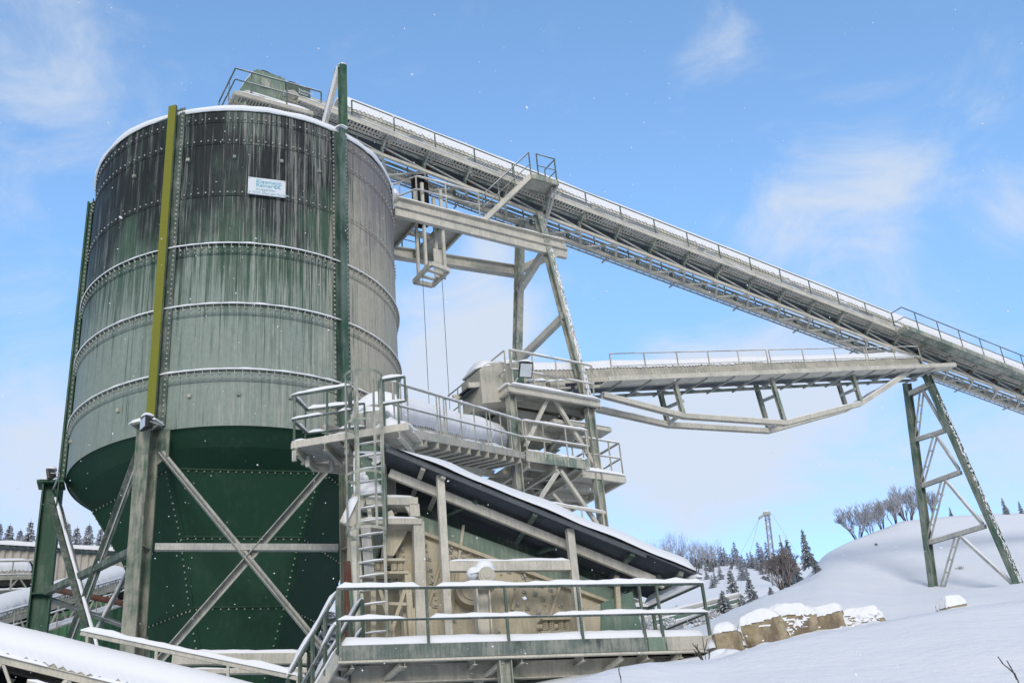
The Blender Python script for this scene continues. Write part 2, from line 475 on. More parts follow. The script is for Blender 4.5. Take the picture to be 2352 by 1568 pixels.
for i, j in ((0, 1), (1, 2), (5, 0), (2, 3), (4, 5), (3, 4)):
    d = (mid(j, 0) - mid(i, 0)).normalized(); nrm = V((d.y, -d.x, 0))
    A0, B0 = mid(i, 0) + d * .33, mid(j, 0) - d * .33
    front = (i, j) in ((0, 1), (1, 2))
    zt, zb = 10.35, 4.0
    if (i, j) == (1, 2): zt, zb = 10.25, 5.0
    mt = M['galv'] if (i, j) == (1, 2) else M['dark'] if (i, j) == (0, 1) else M['galv']
    for p, q, off in ((A0 + Z * zt, B0 + Z * zb, .05), (B0 + Z * zt, A0 + Z * zb, -.05)):
        br = MB(); br.lbeam(p + nrm * off, q + nrm * off, .17, .02, nrm)
        br.lbeam(p + nrm * (off + .0) - Z * 0.0, q + nrm * off, .05, .05, nrm)
        o = br.build('cross_brace', mt, silo)
        if (i, j) in ((0, 1), (5, 0)):
            s = MB(); s.snow(p + nrm * off + Z * .1, q + nrm * off + Z * .1, .09, .05); s.build('snow', M['snow'], o)
    tb = MB(); tb.lbeam(A0 + Z * 7.84, B0 + Z * 7.84, .16, .02)
    if front or True:
        o = tb.build('tie_beam', mt, silo)
        s = MB(); s.snow(A0 + Z * 7.85, B0 + Z * 7.85, .15, .055); s.build('snow', M['snow'], o)

# davit mast and its raking plate above the rim
m = MB(); a = -44.5
pb = atY(788, 285, 26.9); ptp = atY(788, 152, 26.9); ptp = V((pb.x, pb.y, ptp.z)); pb.z = Z1 - .3
m.ibeam(pb, ptp, .22, .22, .03, V((-.5, .86, 0)))
o = m.build('davit_mast', M['green'], silo)
m2 = MB(); fo = atY(748, 285, 27.6); m2.beam(fo, ptp + V((-.12, .15, -.02)), .26, .08, V((.9, .3, .3)))
m2.build('raking_plate', M['galv'], o)
s = MB(); s.snow(ptp - V((.13, 0, 0)), ptp + V((.13, 0, 0)), .26, .09, 5); s.build('snow', M['snow'], o); s = MB(); s.snow(fo + V((-.05, 0, .08)), ptp + V((-.14, .1, .06)), .2, .07, 6); s.build('snow', M['snow'], o)

# maker's sign
def textmesh(name, body, size, mat, parent, origin, ux, uz, ext=.004, bold=0.0):
    cu = bpy.data.curves.new(name, 'FONT'); cu.body = body; cu.size = size; cu.extrude = ext; cu.offset = bold
    cu.align_x = 'LEFT'; cu.space_character = 1.0
    ob = bpy.data.objects.new(name, cu); COL.objects.link(ob)
    bpy.context.view_layer.update()
    me = bpy.data.meshes.new_from_object(ob.evaluated_get(bpy.context.evaluated_depsgraph_get()))
    bpy.data.objects.remove(ob); 
    r = parent
    while r.parent: r = r.parent
    un = ux.cross(uz) * -1
    un = ux.cross(uz)
    for v in me.vertices:
        p = origin + ux * v.co.x + uz * v.co.y - un * 0 + (ux.cross(uz)) * v.co.z
        v.co = p - ORG[r.name]
    me.materials.clear(); me.materials.append(mat)
    o = bpy.data.objects.new(name, me); COL.objects.link(o); o.parent = parent
    return o
a = -72.0
c = (atY(578, 400, 25.05) + atY(652, 445, 25.05)) / 2
a = math.degrees(math.atan2(c.y - SC.y, c.x - SC.x)); n = hdir(a); t = hdir(a + 90)
c = cy(SR + .10, a, c.z); SW, SH = 1.02, .55
m = MB(); m.box(c, SW, .03, SH, t, -n); sg = m.build('sign_plate', M['sign'], silo, label='white maker plate with faded blue lettering')
m = MB()
for sx in (-1, 1):
    for sz in (-1, 1): m.ball(c + t * (sx * SW * .47) + Z * (sz * SH * .44) + n * .02, .014)
m.build('bolts', M['galv'], sg, kind='stuff')
f0 = c + n * .019
textmesh('lettering', 'Kleemann', .175, M['signtxt'], sg, f0 - t * .30 + Z * .105, t, Z, .003, .001)
textmesh('lettering', 'Reiner', .175, M['signtxt'], sg, f0 - t * .30 - Z * .02, t, Z, .003, .001)
textmesh('lettering', 'Anlagenbau', .115, M['signtxt2'], sg, f0 - t * .30 - Z * .135, t, Z, .003, .001)
textmesh('lettering', 'D 73035 G\u00f6ppingen-Faurndau', .09, M['signtxt2'], sg, f0 - t * .49 - Z * .24, t, Z, .003, .001)
m = MB()
for ox in (.20, .30):
    p = f0 + t * (ox - .03) + Z * .03
    m.prism([p, p + t * .07 + Z * .06, p + t * .12 + Z * .06, p + t * .05, p + t * .12 - Z * .06, p + t * .07 - Z * .06], n * .004)
m.build('emblem', M['signtxt'], sg)

# floodlights
def floodlight(label, c, aim, w=.36, h=.30, arm=None, snow=True):
    fl = thing('floodlight', label, 'floodlight', c)
    aim = aim.normalized(); x = aim.cross(Z).normalized(); y = x.cross(aim)
    m = MB(); m.prism([c + x * (a * w / 2) + y * (b * h / 2) for a, b in ((-1, -1), (1, -1), (1, 1), (-1, 1))], -aim * .06)
    back = [c - aim * .06 + x * (a * w / 2) + y * (b * h / 2) for a, b in ((-1, -1), (1, -1), (1, 1), (-1, 1))]
    bk = [c - aim * .22 + x * (a * w / 4) + y * (b * h / 4) for a, b in ((-1, -1), (1, -1), (1, 1), (-1, 1))]
    m.add(back + bk, [(i, (i + 1) % 4, 4 + (i + 1) % 4, 4 + i) for i in range(4)] + [(7, 6, 5, 4)])
    m.build('lamp_housing', M['lampblack'] if snow else M['galv'], fl)
    m = MB(); m.prism([c + aim * .004 + x * (a * w * .43) + y * (b * h * .42) for a, b in ((-1, -1), (1, -1), (1, 1), (-1, 1))], aim * .008); m.build('lamp_glass', M['glass'], fl)
    m = MB()
    for sgn in (-1, 1): m.beam(c - aim * .1 + x * (sgn * w * .54), c - aim * .3 + x * (sgn * w * .54) - Z * .05, .03, .02)
    m.beam(c - aim * .3 - x * w * .54 - Z * .05, c - aim * .3 + x * w * .54 - Z * .05, .03, .03)
    if arm: m.tube(c - aim * .3 - Z * .05, arm, .025)
    m.build('bracket', M['galv'], fl)
    m = MB(); tp = c - aim * .1 + Z * (h * .5 * abs(y.z) + .03)
    m.snow(tp - x * w * .5, tp + x * w * .5, .26, .14, 8); m.build('snow_cap', M['snow'], fl)
    return fl
a = CA[1]
fc = atY(328, 972, 24.15)
floodlight('square floodlight with a snow cap on the front silo column beside the yellow green post', fc, V((-.75, -.65, -.05)), .34, .28, cy(CR + .2, a, Z0 + .05))
fc = atY(107, 1092, 25.6)
floodlight('small floodlight sticking out left of the dark left silo column', fc, V((-.95, -.35, -.25)), .24, .22, cy(CR, CA[0], Z0 - .15))
# ---------------------------------------------------------------- shared builders
def handrail(parent, base, posts=None, h=1.05, mids=(.55,), r=.024, mat=None, snow=.07, post_snow=False, spacing=1.5, ends=True, sq=False, drop=.0, label=None, sw=.085):
    """rails along a base polyline; posts at given distances (or evenly spaced). -> part 'handrail' with sub-parts post, snow"""
    mat = mat or M['rail']
    m = MB()
    for hh in (h, *mids):
        rr = r if hh == h else r * .8
        P = [b + Z * hh for b in base]
        for a, b in zip(P, P[1:]): m.tube(a, b, rr, 8)
    for e in (base[0], base[-1]): m.tube(e + Z * min(mids or (h * .5,)), e + Z * h, r * .8, 8)
    hr = m.build('handrail', mat, parent, label=label)
    L = [0]
    for a, b in zip(base, base[1:]): L.append(L[-1] + (b - a).length)
    if posts is None:
        n = max(1, round(L[-1] / spacing)); posts = [L[-1] * i / n for i in range(n + 1)]
    for d in posts:
        for i in range(len(base) - 1):
            if d <= L[i + 1] + 1e-6 or i == len(base) - 2:
                t = (d - L[i]) / max(1e-6, (L[i + 1] - L[i])); p = base[i] + (base[i + 1] - base[i]) * t; dr = (base[i + 1] - base[i]).normalized(); break
        pm = MB()
        if sq: pm.beam(p - Z * drop, p + Z * (h - r), .07, .045, V((dr.x, dr.y, 0)).normalized())
        else: pm.beam(p - Z * drop, p + Z * (h - r), .05, .02, V((-dr.y, dr.x, 0)).normalized() if dr.xy.length > .01 else V((1, 0, 0)))
        pm.build('post', mat, hr)
    if snow:
        for hh in (h, *mids):
            s = MB(); rr = r if hh == h else r * .8
            for a, b in zip(base, base[1:]):
                if abs((b - a).normalized().z) < .87:
                    s.snow(a + Z * (hh + rr * .6), b + Z * (hh + rr * .6), sw, snow * (1 if hh == h else .8), gaps=.12 if hh == h else .3)
            s.build('snow', M['snow'], hr)
    return hr

def hood(parent, Fr, s0, s1, v0, w0, r, mat, snow_to=52, ry=1.0, period=.16, amp=.014, sd=1, snowh=.07, w2=None):
    """corrugated half-round belt cover with its snow"""
    m = MB(); rows = []; n = int((s1 - s0) / (period / 2))
    for i in range(n + 1):
        s = s0 + (s1 - s0) * i / n; rr = r + (amp if i % 2 else -amp)
        row = []
        for j in range(13):
            t = math.pi * (j / 12)
            row.append(Fr.P(s, v0 + rr * math.cos(t), w0 + rr * ry * math.sin(t)))
        rows.append(row)
    m.grid(rows, False)
    m.add(rows[0], [tuple(range(13))]); m.add(rows[-1], [tuple(range(13))[::-1]])
    hd = m.build('belt_cover', mat, parent)
    m = MB(); rows = []; st = .08; n = int((s1 - s0) / st)
    for i in range(n + 1):
        s = s0 + (s1 - s0) * i / n
        k = noise.noise(V((s * .6, sd, 0))); k2 = noise.noise(V((s * 5, sd, 3)))
        lo = 180 - (snow_to + 7 * k + 9 * k2 * (1 if i % 2 else .3) + (3 if i % 2 else -3))
        hi = 18 + 6 * k
        row = []
        th = snowh * (1 + .25 * k)
        e = min(1, (min(s - s0, s1 - s) + .02) / .2)
        for j in range(12):
            f = j / 11; a = R_(hi + (lo - hi) * f)
            rr = r + amp + .006 + th * e * (math.sin(math.pi * min(.5, min(f, 1 - f) * 2.6)) ** .6 if 0 < f < 1 else 0)
            row.append(Fr.P(s, v0 + rr * math.cos(a), w0 + rr * ry * math.sin(a) * 1.03))
        rows.append(row)
    m.grid(rows, True); m.add(rows[0], [tuple(range(12))]); m.add(rows[-1], [tuple(range(12))[::-1]]); m.build('snow_blanket', M['snow'], hd)
    return hd

def snow_lumps(mb, pts_fn, s0, s1, step, h, seed, thr=-.05, w=.12):
    """broken ridge of clinging snow"""
    rnd = random.Random(seed); s = s0
    while s < s1 - .2:
        L = min(rnd.uniform(.25, 1.5), s1 - s)
        if rnd.random() < .62 - thr * .5:
            mb.snow(pts_fn(s), pts_fn(s + L), w * rnd.uniform(.9, 1.7), h * rnd.uniform(.6, 1.3), rnd.uniform(0, 99), .07)
        s += L + rnd.uniform(0, .35)

# ---------------------------------------------------------------- main inclined conveyor
_A = atS(870, 255, 39.0); _B = atS(2340, 835, 56.0)
_u = (_B - _A).normalized(); _v = V((-_u.y, _u.x, 0)).normalized()
RH = .95; VN = -.92
MC = Frame(_A - Z * RH - _v * VN, _u)
S0, S1 = -4.2, 50.0
mc = thing('belt_conveyor', 'long inclined belt conveyor running from the silo top down past the right edge', 'conveyor', MC.P(16, 0, -1.2))
hood(mc, MC, -1.2, S1, .0, .88, .42, M['dusty2'], 17, 1.6, .16, .016, 3, .10)
BAY = 1.6
# side stringers and belt
m = MB()
for v in (-.42, .42):
    m.beam(MC.P(S0, v, .78), MC.P(S1, v, .78), .06, .14)
st = m
m.build('upper_stringer', M['dusty2'], mc)
m = MB(); m.beam(MC.P(S0, 0, .30), MC.P(S1, 0, .30), .70, .03); belt = m.build('return_belt', M['rubber'], mc)
m = MB(); m.beam(MC.P(S0, 0, .82), MC.P(S1, 0, .82), .74, .04); m.build('carrying_belt', M['rubber'], mc)
for v in (-.42, .42):
    m = MB(); m.beam(MC.P(-3.4, v, .05), MC.P(S1, v, .05), .07, .07); m.build('top_chord', M['greygreen'], mc)
    m = MB(); m.beam(MC.P(-3.4, v, -.44), MC.P(S1, v, -.44), .10, .11); m.build('bottom_chord', M['dusty2'], mc)
i = 0; s = -2.9
ks = []
while s < S1 - .3: ks.append(s); s += BAY
for i, s in enumerate(ks):
    for v in (-.42, .42):
        m = MB(); m.beam(MC.P(s, v, -.40), MC.P(s, v, -.08), .08, .09, MC.v); m.build('truss_post', M['dark'], mc)
        if i % 1 == 0 and s + BAY < S1:
            m = MB(); m.beam(MC.P(s, v, -.08), MC.P(s + BAY, v, -.38), .05, .05); m.build('truss_diagonal', M['galv'], mc)
    if s + BAY < S1:                                   # flat bracing below
        m = MB(); m.beam(MC.P(s + BAY, -.42, -.50), MC.P(s + BAY * .35, .42, -.50), .08, .05); m.build('lateral_brace', M['dusty2'], mc)
        m = MB(); m.beam(MC.P(s, -.42, -.51), MC.P(s + BAY * .35 , .42, -.51), .08, .05); m.build('lateral_brace', M['dusty2'], mc)
    # walkway brackets, near and far
    for sg in (-1, 1):
        m = MB(); m.beam(MC.P(s, sg * .42, .06 if sg < 0 else .03), MC.P(s, sg * .96, .06 if sg < 0 else .03), .05, .06); m.beam(MC.P(s, sg * .42, -.25), MC.P(s, sg * .86, .02), .04, .04)
        m.build('walkway_bracket', M['dusty2'] if sg > 0 else M['greygreen'], mc)
    if s > -3:
        m = MB(); m.tube(MC.P(s + .5, -.36, .245), MC.P(s + .5, .36, .245), .05, 10); m.build('return_roller', M['rust'], mc)
    m = MB(); m.beam(MC.P(s + .3, -.42, .05), MC.P(s + .3, -.42, .78), .08, .05); m.build('stringer_support', M['galv'], mc)
# gratings
for sg in (-1, 1):
    m = MB(); va, vb, wz = (-.53, -.92, .12) if sg < 0 else (.66, .92, .08)
    m.beam(MC.P(-2.9, vb, wz + (.06 if sg < 0 else .0)), MC.P(S1, vb, wz + (.06 if sg < 0 else 0)), .03, .18 if sg < 0 else .08)
    m.beam(MC.P(-2.9, va, wz), MC.P(S1, va, wz), .04, .06)
    m.beam(MC.P(-2.9, (va + vb) / 2, wz - .02), MC.P(S1, (va + vb) / 2, wz - .02), .03, .05)
    s = -2.9
    while s < S1:
        m.beam(MC.P(s, va, wz), MC.P(s, vb, wz), .055, .035); s += .125
    g = m.build('walkway_grating', M['dusty2'] if sg < 0 else M['dust'], mc)
    if sg < 0:
        s_ = MB(); snow_lumps(s_, lambda q: MC.P(q, -.72, .15), -2.8, S1, .16, .16, 11, -.2, .26); s_.build('snow', M['snow'], g, kind='stuff')
        s_ = MB(); s_.snow(MC.P(-2.8, -.93, .26), MC.P(S1, -.93, .26), .07, .045, 21, .2, .35); s_.build('snow', M['snow'], g)
s_ = MB(); snow_lumps(s_, lambda q: MC.P(q, -.48, .80), -1, S1, .15, .14, 4, -.1, .10); s_.build('snow', M['snow'], belt, kind='stuff')
# cable tray outside the far bottom chord
m = MB()
for v in (.50, .68): m.beam(MC.P(0, v, -.46), MC.P(S1, v, -.46), .04, .05)
s = 0
while s < S1: m.beam(MC.P(s, .50, -.46), MC.P(s, .68, -.46), .03, .02); s += .33
m.beam(MC.P(0, .57, -.43), MC.P(S1, .57, -.43), .04, .04)
s = .5
while s < S1: m.beam(MC.P(s, .40, -.50), MC.P(s, .85, -.50), .05, .05); s += 3.2
m.build('cable_tray', M['galv'], mc)
# handrails
sL = MC.inv(2045, 712, VN)[0]
n0 = [MC.P(s, VN) for s in (-1.0, sL)]
handrail(mc, n0, None, RH, (.48,), .022, M['rail'], .0, spacing=1.6)
handrail(mc, [MC.P(-2.9, .92), MC.P(S1, .92)], None, RH, (.48,), .022, M['rail'], .0, spacing=1.6)
# wider lower platform with its own rail (right end of the picture)
sR = MC.inv(2310, 810, VN)[0] + 2.2
m = MB(); V2 = -1.5
for a in range(int((sR - sL) / 1.5) + 1):
    p = sL + a * 1.5
    if a % 1 == 0: m.beam(MC.P(p, -.92, .04), MC.P(p, V2, .04), .06, .08)
m.beam(MC.P(sL, V2, .0), MC.P(sR + 3, V2, .0), .03, .2); m.beam(MC.P(sL, -.94, -.0), MC.P(sR + 3, -.94, .0), .03, .12)
m.beam(MC.P(sL, -1.22, .01), MC.P(sR + 3, -1.22, .01), .56, .02)
m.build('wide_platform', M['greygreen'], mc)
handrail(mc, [MC.P(sL, VN), MC.P(sL, V2), MC.P(sR, V2), MC.P(sR, VN)], None, RH, (.48,), .022, M['rail'], .0, spacing=1.4)
# level drive platform and head box over the silo
_sr, _wr = MC.inv(649, 187, VN)
zH = MC.P(_sr, VN, _wr).z - .95
def HP(a, v, w): p = MC.P(a, v); return V((p.x, p.y, zH + w))
HX0 = MC.inv(541, 157, VN)[0]; HX1 = -2.4
m = MB()
for v in (-.92, -.4, .4, .92): m.beam(HP(HX0, v, -.05), HP(HX1, v, -.05), .07, .14)
for s in (HX0, HX0 + 1.2, HX0 + 2.4, HX1): m.beam(HP(s, -.92, -.06), HP(s, .92, -.06), .08, .10)
s = HX0
while s < HX1: m.beam(HP(s, -.92, .0), HP(s, .92, .0), .05, .03); s += .10
hp_ = m.build('head_platform', M['dust'], mc)
s_ = MB(); s_.snow(HP(HX0 + .9, -.80, .03), HP(HX1, -.80, .03), .26, .16, 17); s_.snow(HP(HX0 + .1, -.93, .03), HP(HX0 + .9, -.93, .03), .08, .05, 18); s_.build('snow', M['snow'], hp_)
handrail(mc, [HP(HX1 + .3, VN, 0), HP(HX0, VN, 0), HP(HX0, .92, 0)], None, .95, (.5,), .025, M['rail'], .03, spacing=1.15, sw=.05)
def hq(x, y, v=-.5): return atP(x, y, MC.P(0, v), MC.v)
m = MB(); m.prism([hq(x, y) for x, y in ((552, 214), (556, 197), (584, 161), (592, 159), (655, 181), (655, 233))], MC.v * 1.0)
hb = m.build('head_box', M['headbox'], mc, label='green sheet steel head box over the discharge drum')
m = MB(); m.prism([hq(x, y, -.52) for x, y in ((657, 188), (713, 206), (713, 249), (657, 234))], MC.v * 1.0); m.build('drive_guard', M['dark'], hb)
m = MB(); m.prism([hq(x, y, -.515) for x, y in ((601, 178), (622, 184), (620, 205), (599, 200))], MC.v * .01); m.build('inspection_door', M['greygreen'], hb)
p_ = hq(686, 208, -.53); us = (hq(713, 217, -.53) - p_).normalized()
textmesh('lettering', 'Kleemann', .13, M['sign'], hb, p_, us, Z, .002, .001)
textmesh('lettering', 'Reiner', .13, M['sign'], hb, p_ - Z * .12, us, Z, .002, .001)
s_ = MB()
for a, b, w_ in (((584, 161), (592, 158), .06), ((592, 158), (655, 180), .09), ((655, 184), (713, 203), .09), ((557, 195), (584, 160), .05)):
    p, q = hq(*a, 0), hq(*b, 0); d_ = hq(*a) - hq(*a, 0); p, q = hq(*a) + MC.v * .5, hq(*b) + MC.v * .5; s_.snow(p, q, 1.02, w_, 7, rough=.4)
s_.build('snow_cap', M['snow'], hb)
p, q = hq(560, 216, -.62), hq(700, 262, -.62)
m = MB(); m.beam(p, q, .2, .16); o = m.build('drive_beam', M['dusty2'], mc)
s_ = MB(); s_.snow(p + Z * .08, q + Z * .08, .22, .13, 9, rough=.6); s_.build('snow', M['snow'], o)
c_ = hq(668, 226, -.62)
m = MB(); m.tube(c_ + MC.v * .1, c_ - MC.v * .24, .17, 14); m.tube(c_ + MC.u * .45 - Z * .12, c_ + MC.u * .95 - Z * .2, .13, 12); m.box(c_ - Z * .18, .4, .3, .1, MC.u, MC.v)
mo = m.build('drive_motor', M['dust'], mc)
s_ = MB(); s_.snow(c_ - MC.u * .25 + Z * .1, c_ + MC.u * .3 + Z * .08, .4, .18, 10); s_.snow(c_ + MC.u * .4, c_ + MC.u * 1.0 - Z * .1, .26, .12, 11); s_.build('snow_cap', M['snow'], mo)
m = MB(); m.prism([HP(a, -.42, w) for a, w in ((HX0 + .5, -.1), (HX0 + 2.0, -.1), (HX0 + 1.7, -1.6), (HX0 + .8, -1.6))], MC.v * .84); m.build('discharge_chute', M['greygreen'], mc)
for a in (HX0 + .4, HX1 - .3):
    for v in (-.7, .7):
        m = MB(); p = HP(a, v, -.1); m.beam(p, V((p.x, p.y, 21.2)), .14, .14); m.build('support_post', M['greygreen'], mc)
# hanging transfer chute below the frame at the silo edge
sc1 = MC.inv(755 + 225, 440, -.3)[0]
m = MB(); m.tube(MC.P(sc1, .2, -.2), MC.P(sc1, .2, -2.2), .30, 14); m.build('drop_pipe', M['black'], mc)

# ---------------------------------------------------------------- trestle at the right
sT = MC.inv(2112, 820, 0)[0]
TO = MC.P(sT); TN = V((MC.u.x, MC.u.y, 0)).normalized()
def tp(x, y): return atP(x, y, TO, TN)
tr = thing('conveyor_trestle', 'green steel trestle with two splayed legs standing on the snowy hill at the right', 'trestle', tp(2240, 1360))
def tbeam(name, p, q, w, h, mat, snow=0, lab=None):
    m = MB(); m.ibeam(p, q, w, h, .03, TN); o = m.build(name, mat, tr)
    if snow:
        s_ = MB(); s_.snow(p + Z * .1, q + Z * .1, .12, snow); s_.build('snow', M['snow'], o)
    return o
tL = [tp(2083, 880), tp(2150, 1395)]; tR = [tp(2128, 862), tp(2356, 1378)]
M['trestle'] = painted('trestle_green', (.055, .115, .082), (.25, .275, .23), .36, .62, 1.0, .6)
tbeam('leg', tL[0], tL[1], .26, .30, M['trestle'])
o = tbeam('leg', tR[0], tR[1], .26, .30, M['trestle'])
s_ = MB(); random.seed(3)
for i in range(420):
    t = .1 + .9 * random.random(); p = tR[0] + (tR[1] - tR[0]) * t; q = (tR[1] - tR[0]).normalized()
    a_ = p + TN * random.uniform(-.12, .13) - MC.v * .15; s_.tube(a_, a_ + q * random.uniform(.03, .14), random.uniform(.008, .022), 5, .006)
s_.build('snow', M['snow'], o, kind='stuff')
bars = [((2105, 1010), (2174, 988)), ((2119, 1116), (2207, 1084)), ((2135, 1246), (2263, 1208))]
for a, b in bars: tbeam('cross_bar', tp(*a), tp(*b), .16, .18, M['galv'], .05)
tbeam('cross_bar', tp(2090, 905), tp(2140, 882), .2, .3, M['dusty2'])
mids_ = [(2118, 893), (2149, 998), (2168, 1098), (2200, 1226)]
lows = [((2105, 1006), (2172, 986)), ((2118, 1108), (2203, 1078)), ((2132, 1240), (2258, 1204)), ((2158, 1372), (2338, 1352))]
for mm, (l, r) in zip(mids_, lows):
    p, q = tp(*mm), tp(*l)
    m = MB(); d = (q - p).normalized(); sx = d.cross(TN).normalized()
    for k in (-1, 1): m.beam(p + sx * .10 * k, q + sx * .10 * k, .06, .06)
    n = max(3, int((q - p).length / .55))
    for i in range(n + 1):
        c = p + (q - p) * (i / n); m.beam(c - sx * .1, c + sx * .1, .05, .07, TN)
    m.build('battened_brace', M['galv'], tr)
    o = tbeam('diagonal_brace', p, tp(*r), .11, .11, M['galv'], .045)

# ---------------------------------------------------------------- second conveyor, fish-belly underneath
_A2 = atS(1400, 812, 37.5); _B2 = atS(2110, 795, 50.3)
_u2 = (_B2 - _A2).normalized(); _v2 = V((-_u2.y, _u2.x, 0)).normalized()
VN2 = -1.05
C2 = Frame(_A2 - Z * .95 - _v2 * VN2, _u2)
c2 = thing('belt_conveyor', 'pale dusty belt conveyor with a sagging braced underframe crossing from the tower to the trestle', 'conveyor', C2.P(9, 0, -1))
e2 = (C2.inv(2110, 850, 0)[0])
hood(c2, C2, -3.5, e2 - .4, .0, .28, .45, M['dust'], 42, 1.33, .15, .014, 5, .13)
m = MB(); m.beam(C2.P(-5.2, 0, .14), C2.P(e2 + .3, 0, .14), .9, .03); m.build('return_belt', M['rubber'], c2)
m = MB(); m.beam(C2.P(-5.2, 0, .28), C2.P(e2 + .3, 0, .28), .95, .05); m.build('carrying_belt', M['rubber'], c2)
for v in (-.5, .5):
    m = MB(); m.beam(C2.P(-5.4, v, .22), C2.P(e2 + .6, v, .22), .08, .16); m.build('upper_stringer', M['dusty2'], c2)
    m = MB(); m.beam(C2.P(-1.2, v, -.02), C2.P(e2 + .3, v, -.02), .08, .10); m.build('lower_stringer', M['greygreen'], c2)
m = MB()
m.beam(C2.P(-.2, -.80, -.05), C2.P(e2 + 1.2, -.80, -.05), .5, .02); m.beam(C2.P(-.2, VN2 - .02, .02), C2.P(e2 + 1.2, VN2 - .02, .02), .02, .17)
wk = m.build('walkway_plate', M['dusty2'], c2)
s_ = MB(); s_.snow(C2.P(-.2, -.82, -.03), C2.P(e2, -.82, -.03), .5, .11, 31, .2, .2); s_.build('snow', M['snow'], wk)
s = .4; k = 0
while s < e2 + .3:
    m = MB(); m.beam(C2.P(s, VN2, -.08), C2.P(s, .56, -.09), .05, .07); m.build('walkway_bracket', M['galv'], c2)
    for v in (-.5, .5):
        m = MB(); m.beam(C2.P(s + .1, v, .18), C2.P(s + .75, v, .0), .05, .06); m.build('truss_diagonal', M['dusty2'], c2)
    s += 1.35
def c2rail(s0, s1): return handrail(c2, [C2.P(s0, VN2), C2.P(s1, VN2)], None, .95, (.48,), .02, M['railg'], .018, spacing=1.65, sw=.04)
sp = [C2.inv(x, 810, VN2)[0] for x in (1400, 1762, 1988, 2112)]
c2rail(0, sp[1] - .05); c2rail(sp[1] + .1, sp[2] - .05); c2rail(sp[2] + .1, sp[3])
for v in (-.6, .6):
    pts = {-.6: [(1385, 908), (1570, 956), (1803, 972), (1978, 927), (2092, 852)], .6: [(1372, 940), (1535, 976), (1767, 990), (1945, 940), (2062, 872)]}[v]
    P = [C2.P(a, v, b) for a, b in (C2.inv(x, y, v) for x, y in pts)]
    m = MB()
    for a, b in zip(P, P[1:]): m.ibeam(a, b, .17, .20, .03, C2.v)
    o = m.build('belly_chord', M['dusty2'], c2)
    s_ = MB()
    for a, b in zip(P, P[1:]): s_.snow(a + Z * .1, b + Z * .1, .14, .05)
    s_.build('snow', M['snow'], o)
    tops = {-.6: [(1550, 884), (1770, 868), (1956, 857)], .6: [(1514, 894), (1735, 882), (1922, 871)]}[v]
    for (x, y), b in zip(tops, P[1:4]):
        a_, w_ = C2.inv(x, y, v); m = MB(); m.ibeam(C2.P(a_, v, w_ + .12), b, .15, .15, .02, C2.v); m.build('strut', M['greygreen'], c2)
for t1, t2, b1, b2 in (((1569, 920), (1529, 937), 0, 0), ((1787, 906), (1748, 922), 0, 0), ((1965, 893), (1932, 908), 0, 0), ((1566, 951), (1533, 973), 0, 0), ((1798, 968), (1765, 986), 0, 0)):
    a1 = C2.inv(*t1, -.6); a2 = C2.inv(*t2, .6)
    m = MB(); m.beam(C2.P(a1[0], -.6, a1[1]), C2.P(a2[0], .6, a2[1]), .1, .1); m.build('strut_tie', M['galv'], c2)
# head box and drive over the tower
m = MB(); m.prism([C2.P(s, -.60, w) for s, w in ((-5.0, -.45), (-5.0, .72), (-4.7, .92), (-3.4, .95), (-3.4, -.40))], C2.v * 1.2)
hb2 = m.build('head_box', M['dust'], c2)
m = MB(); m.prism([C2.P(s, -.62, w) for s, w in ((-3.75, .05), (-3.75, .68), (-3.35, .65), (-3.35, .05))], C2.v * .04); m.build('drive_guard', M['chute'], hb2)
s_ = MB(); s_.snow(C2.P(-5.05, 0, .80), C2.P(-3.3, 0, .92), 1.25, .34, 12, .1); s_.build('snow_cap', M['snow'], hb2)
m = MB(); m.tube(C2.P(-3.3, -.75, .0), C2.P(-2.7, -.75, .0), .15, 12); m.tube(C2.P(-2.5, -.75, .0), C2.P(-1.9, -.75, .0), .13, 12); m.beam(C2.P(-3.5, -.75, -.17), C2.P(-1.7, -.75, -.17), .3, .06)
mo = m.build('drive_motor', M['dust'], c2)
s_ = MB(); s_.snow(C2.P(-3.35, -.75, .12), C2.P(-2.6, -.75, .12), .30, .14, 3); s_.snow(C2.P(-2.55, -.75, .1), C2.P(-1.85, -.75, .1), .26, .10, 4); s_.build('snow_cap', M['snow'], mo)
# ---------------------------------------------------------------- transfer tower with its A-frame, decks and stairs
gu, gv = hdir(33.5), hdir(123.5)
NR = atS(1351, 925, 36.3); ZU = 14.15
def T(a, b, z): return V((NR.x, NR.y, 0)) + gu * a + gv * b + Z * z
tw = thing('transfer_tower', 'dusty steel transfer tower of stacked railed decks with a tall A frame above', 'tower', T(-1.5, 1.5, 0))
def part(name, mat, fn, snow=None, label=None, parent=None):
    m = MB(); fn(m); o = m.build(name, mat, parent or tw, label=label)
    if snow:
        s = MB(); snow(s); s.build('snow', M['snow'], o)
    return o
WID = 3.0; DEP = 3.4
for a, b, zt in ((0, 0, ZU), (-WID, 0, ZU), (0, 2.4, ZU), (-WID, 2.4, ZU)):
    part('column', M['greygreen'], lambda m: m.ibeam(T(a, b, 1.5), T(a, b, zt - .2), .24, .26, .03, gu))
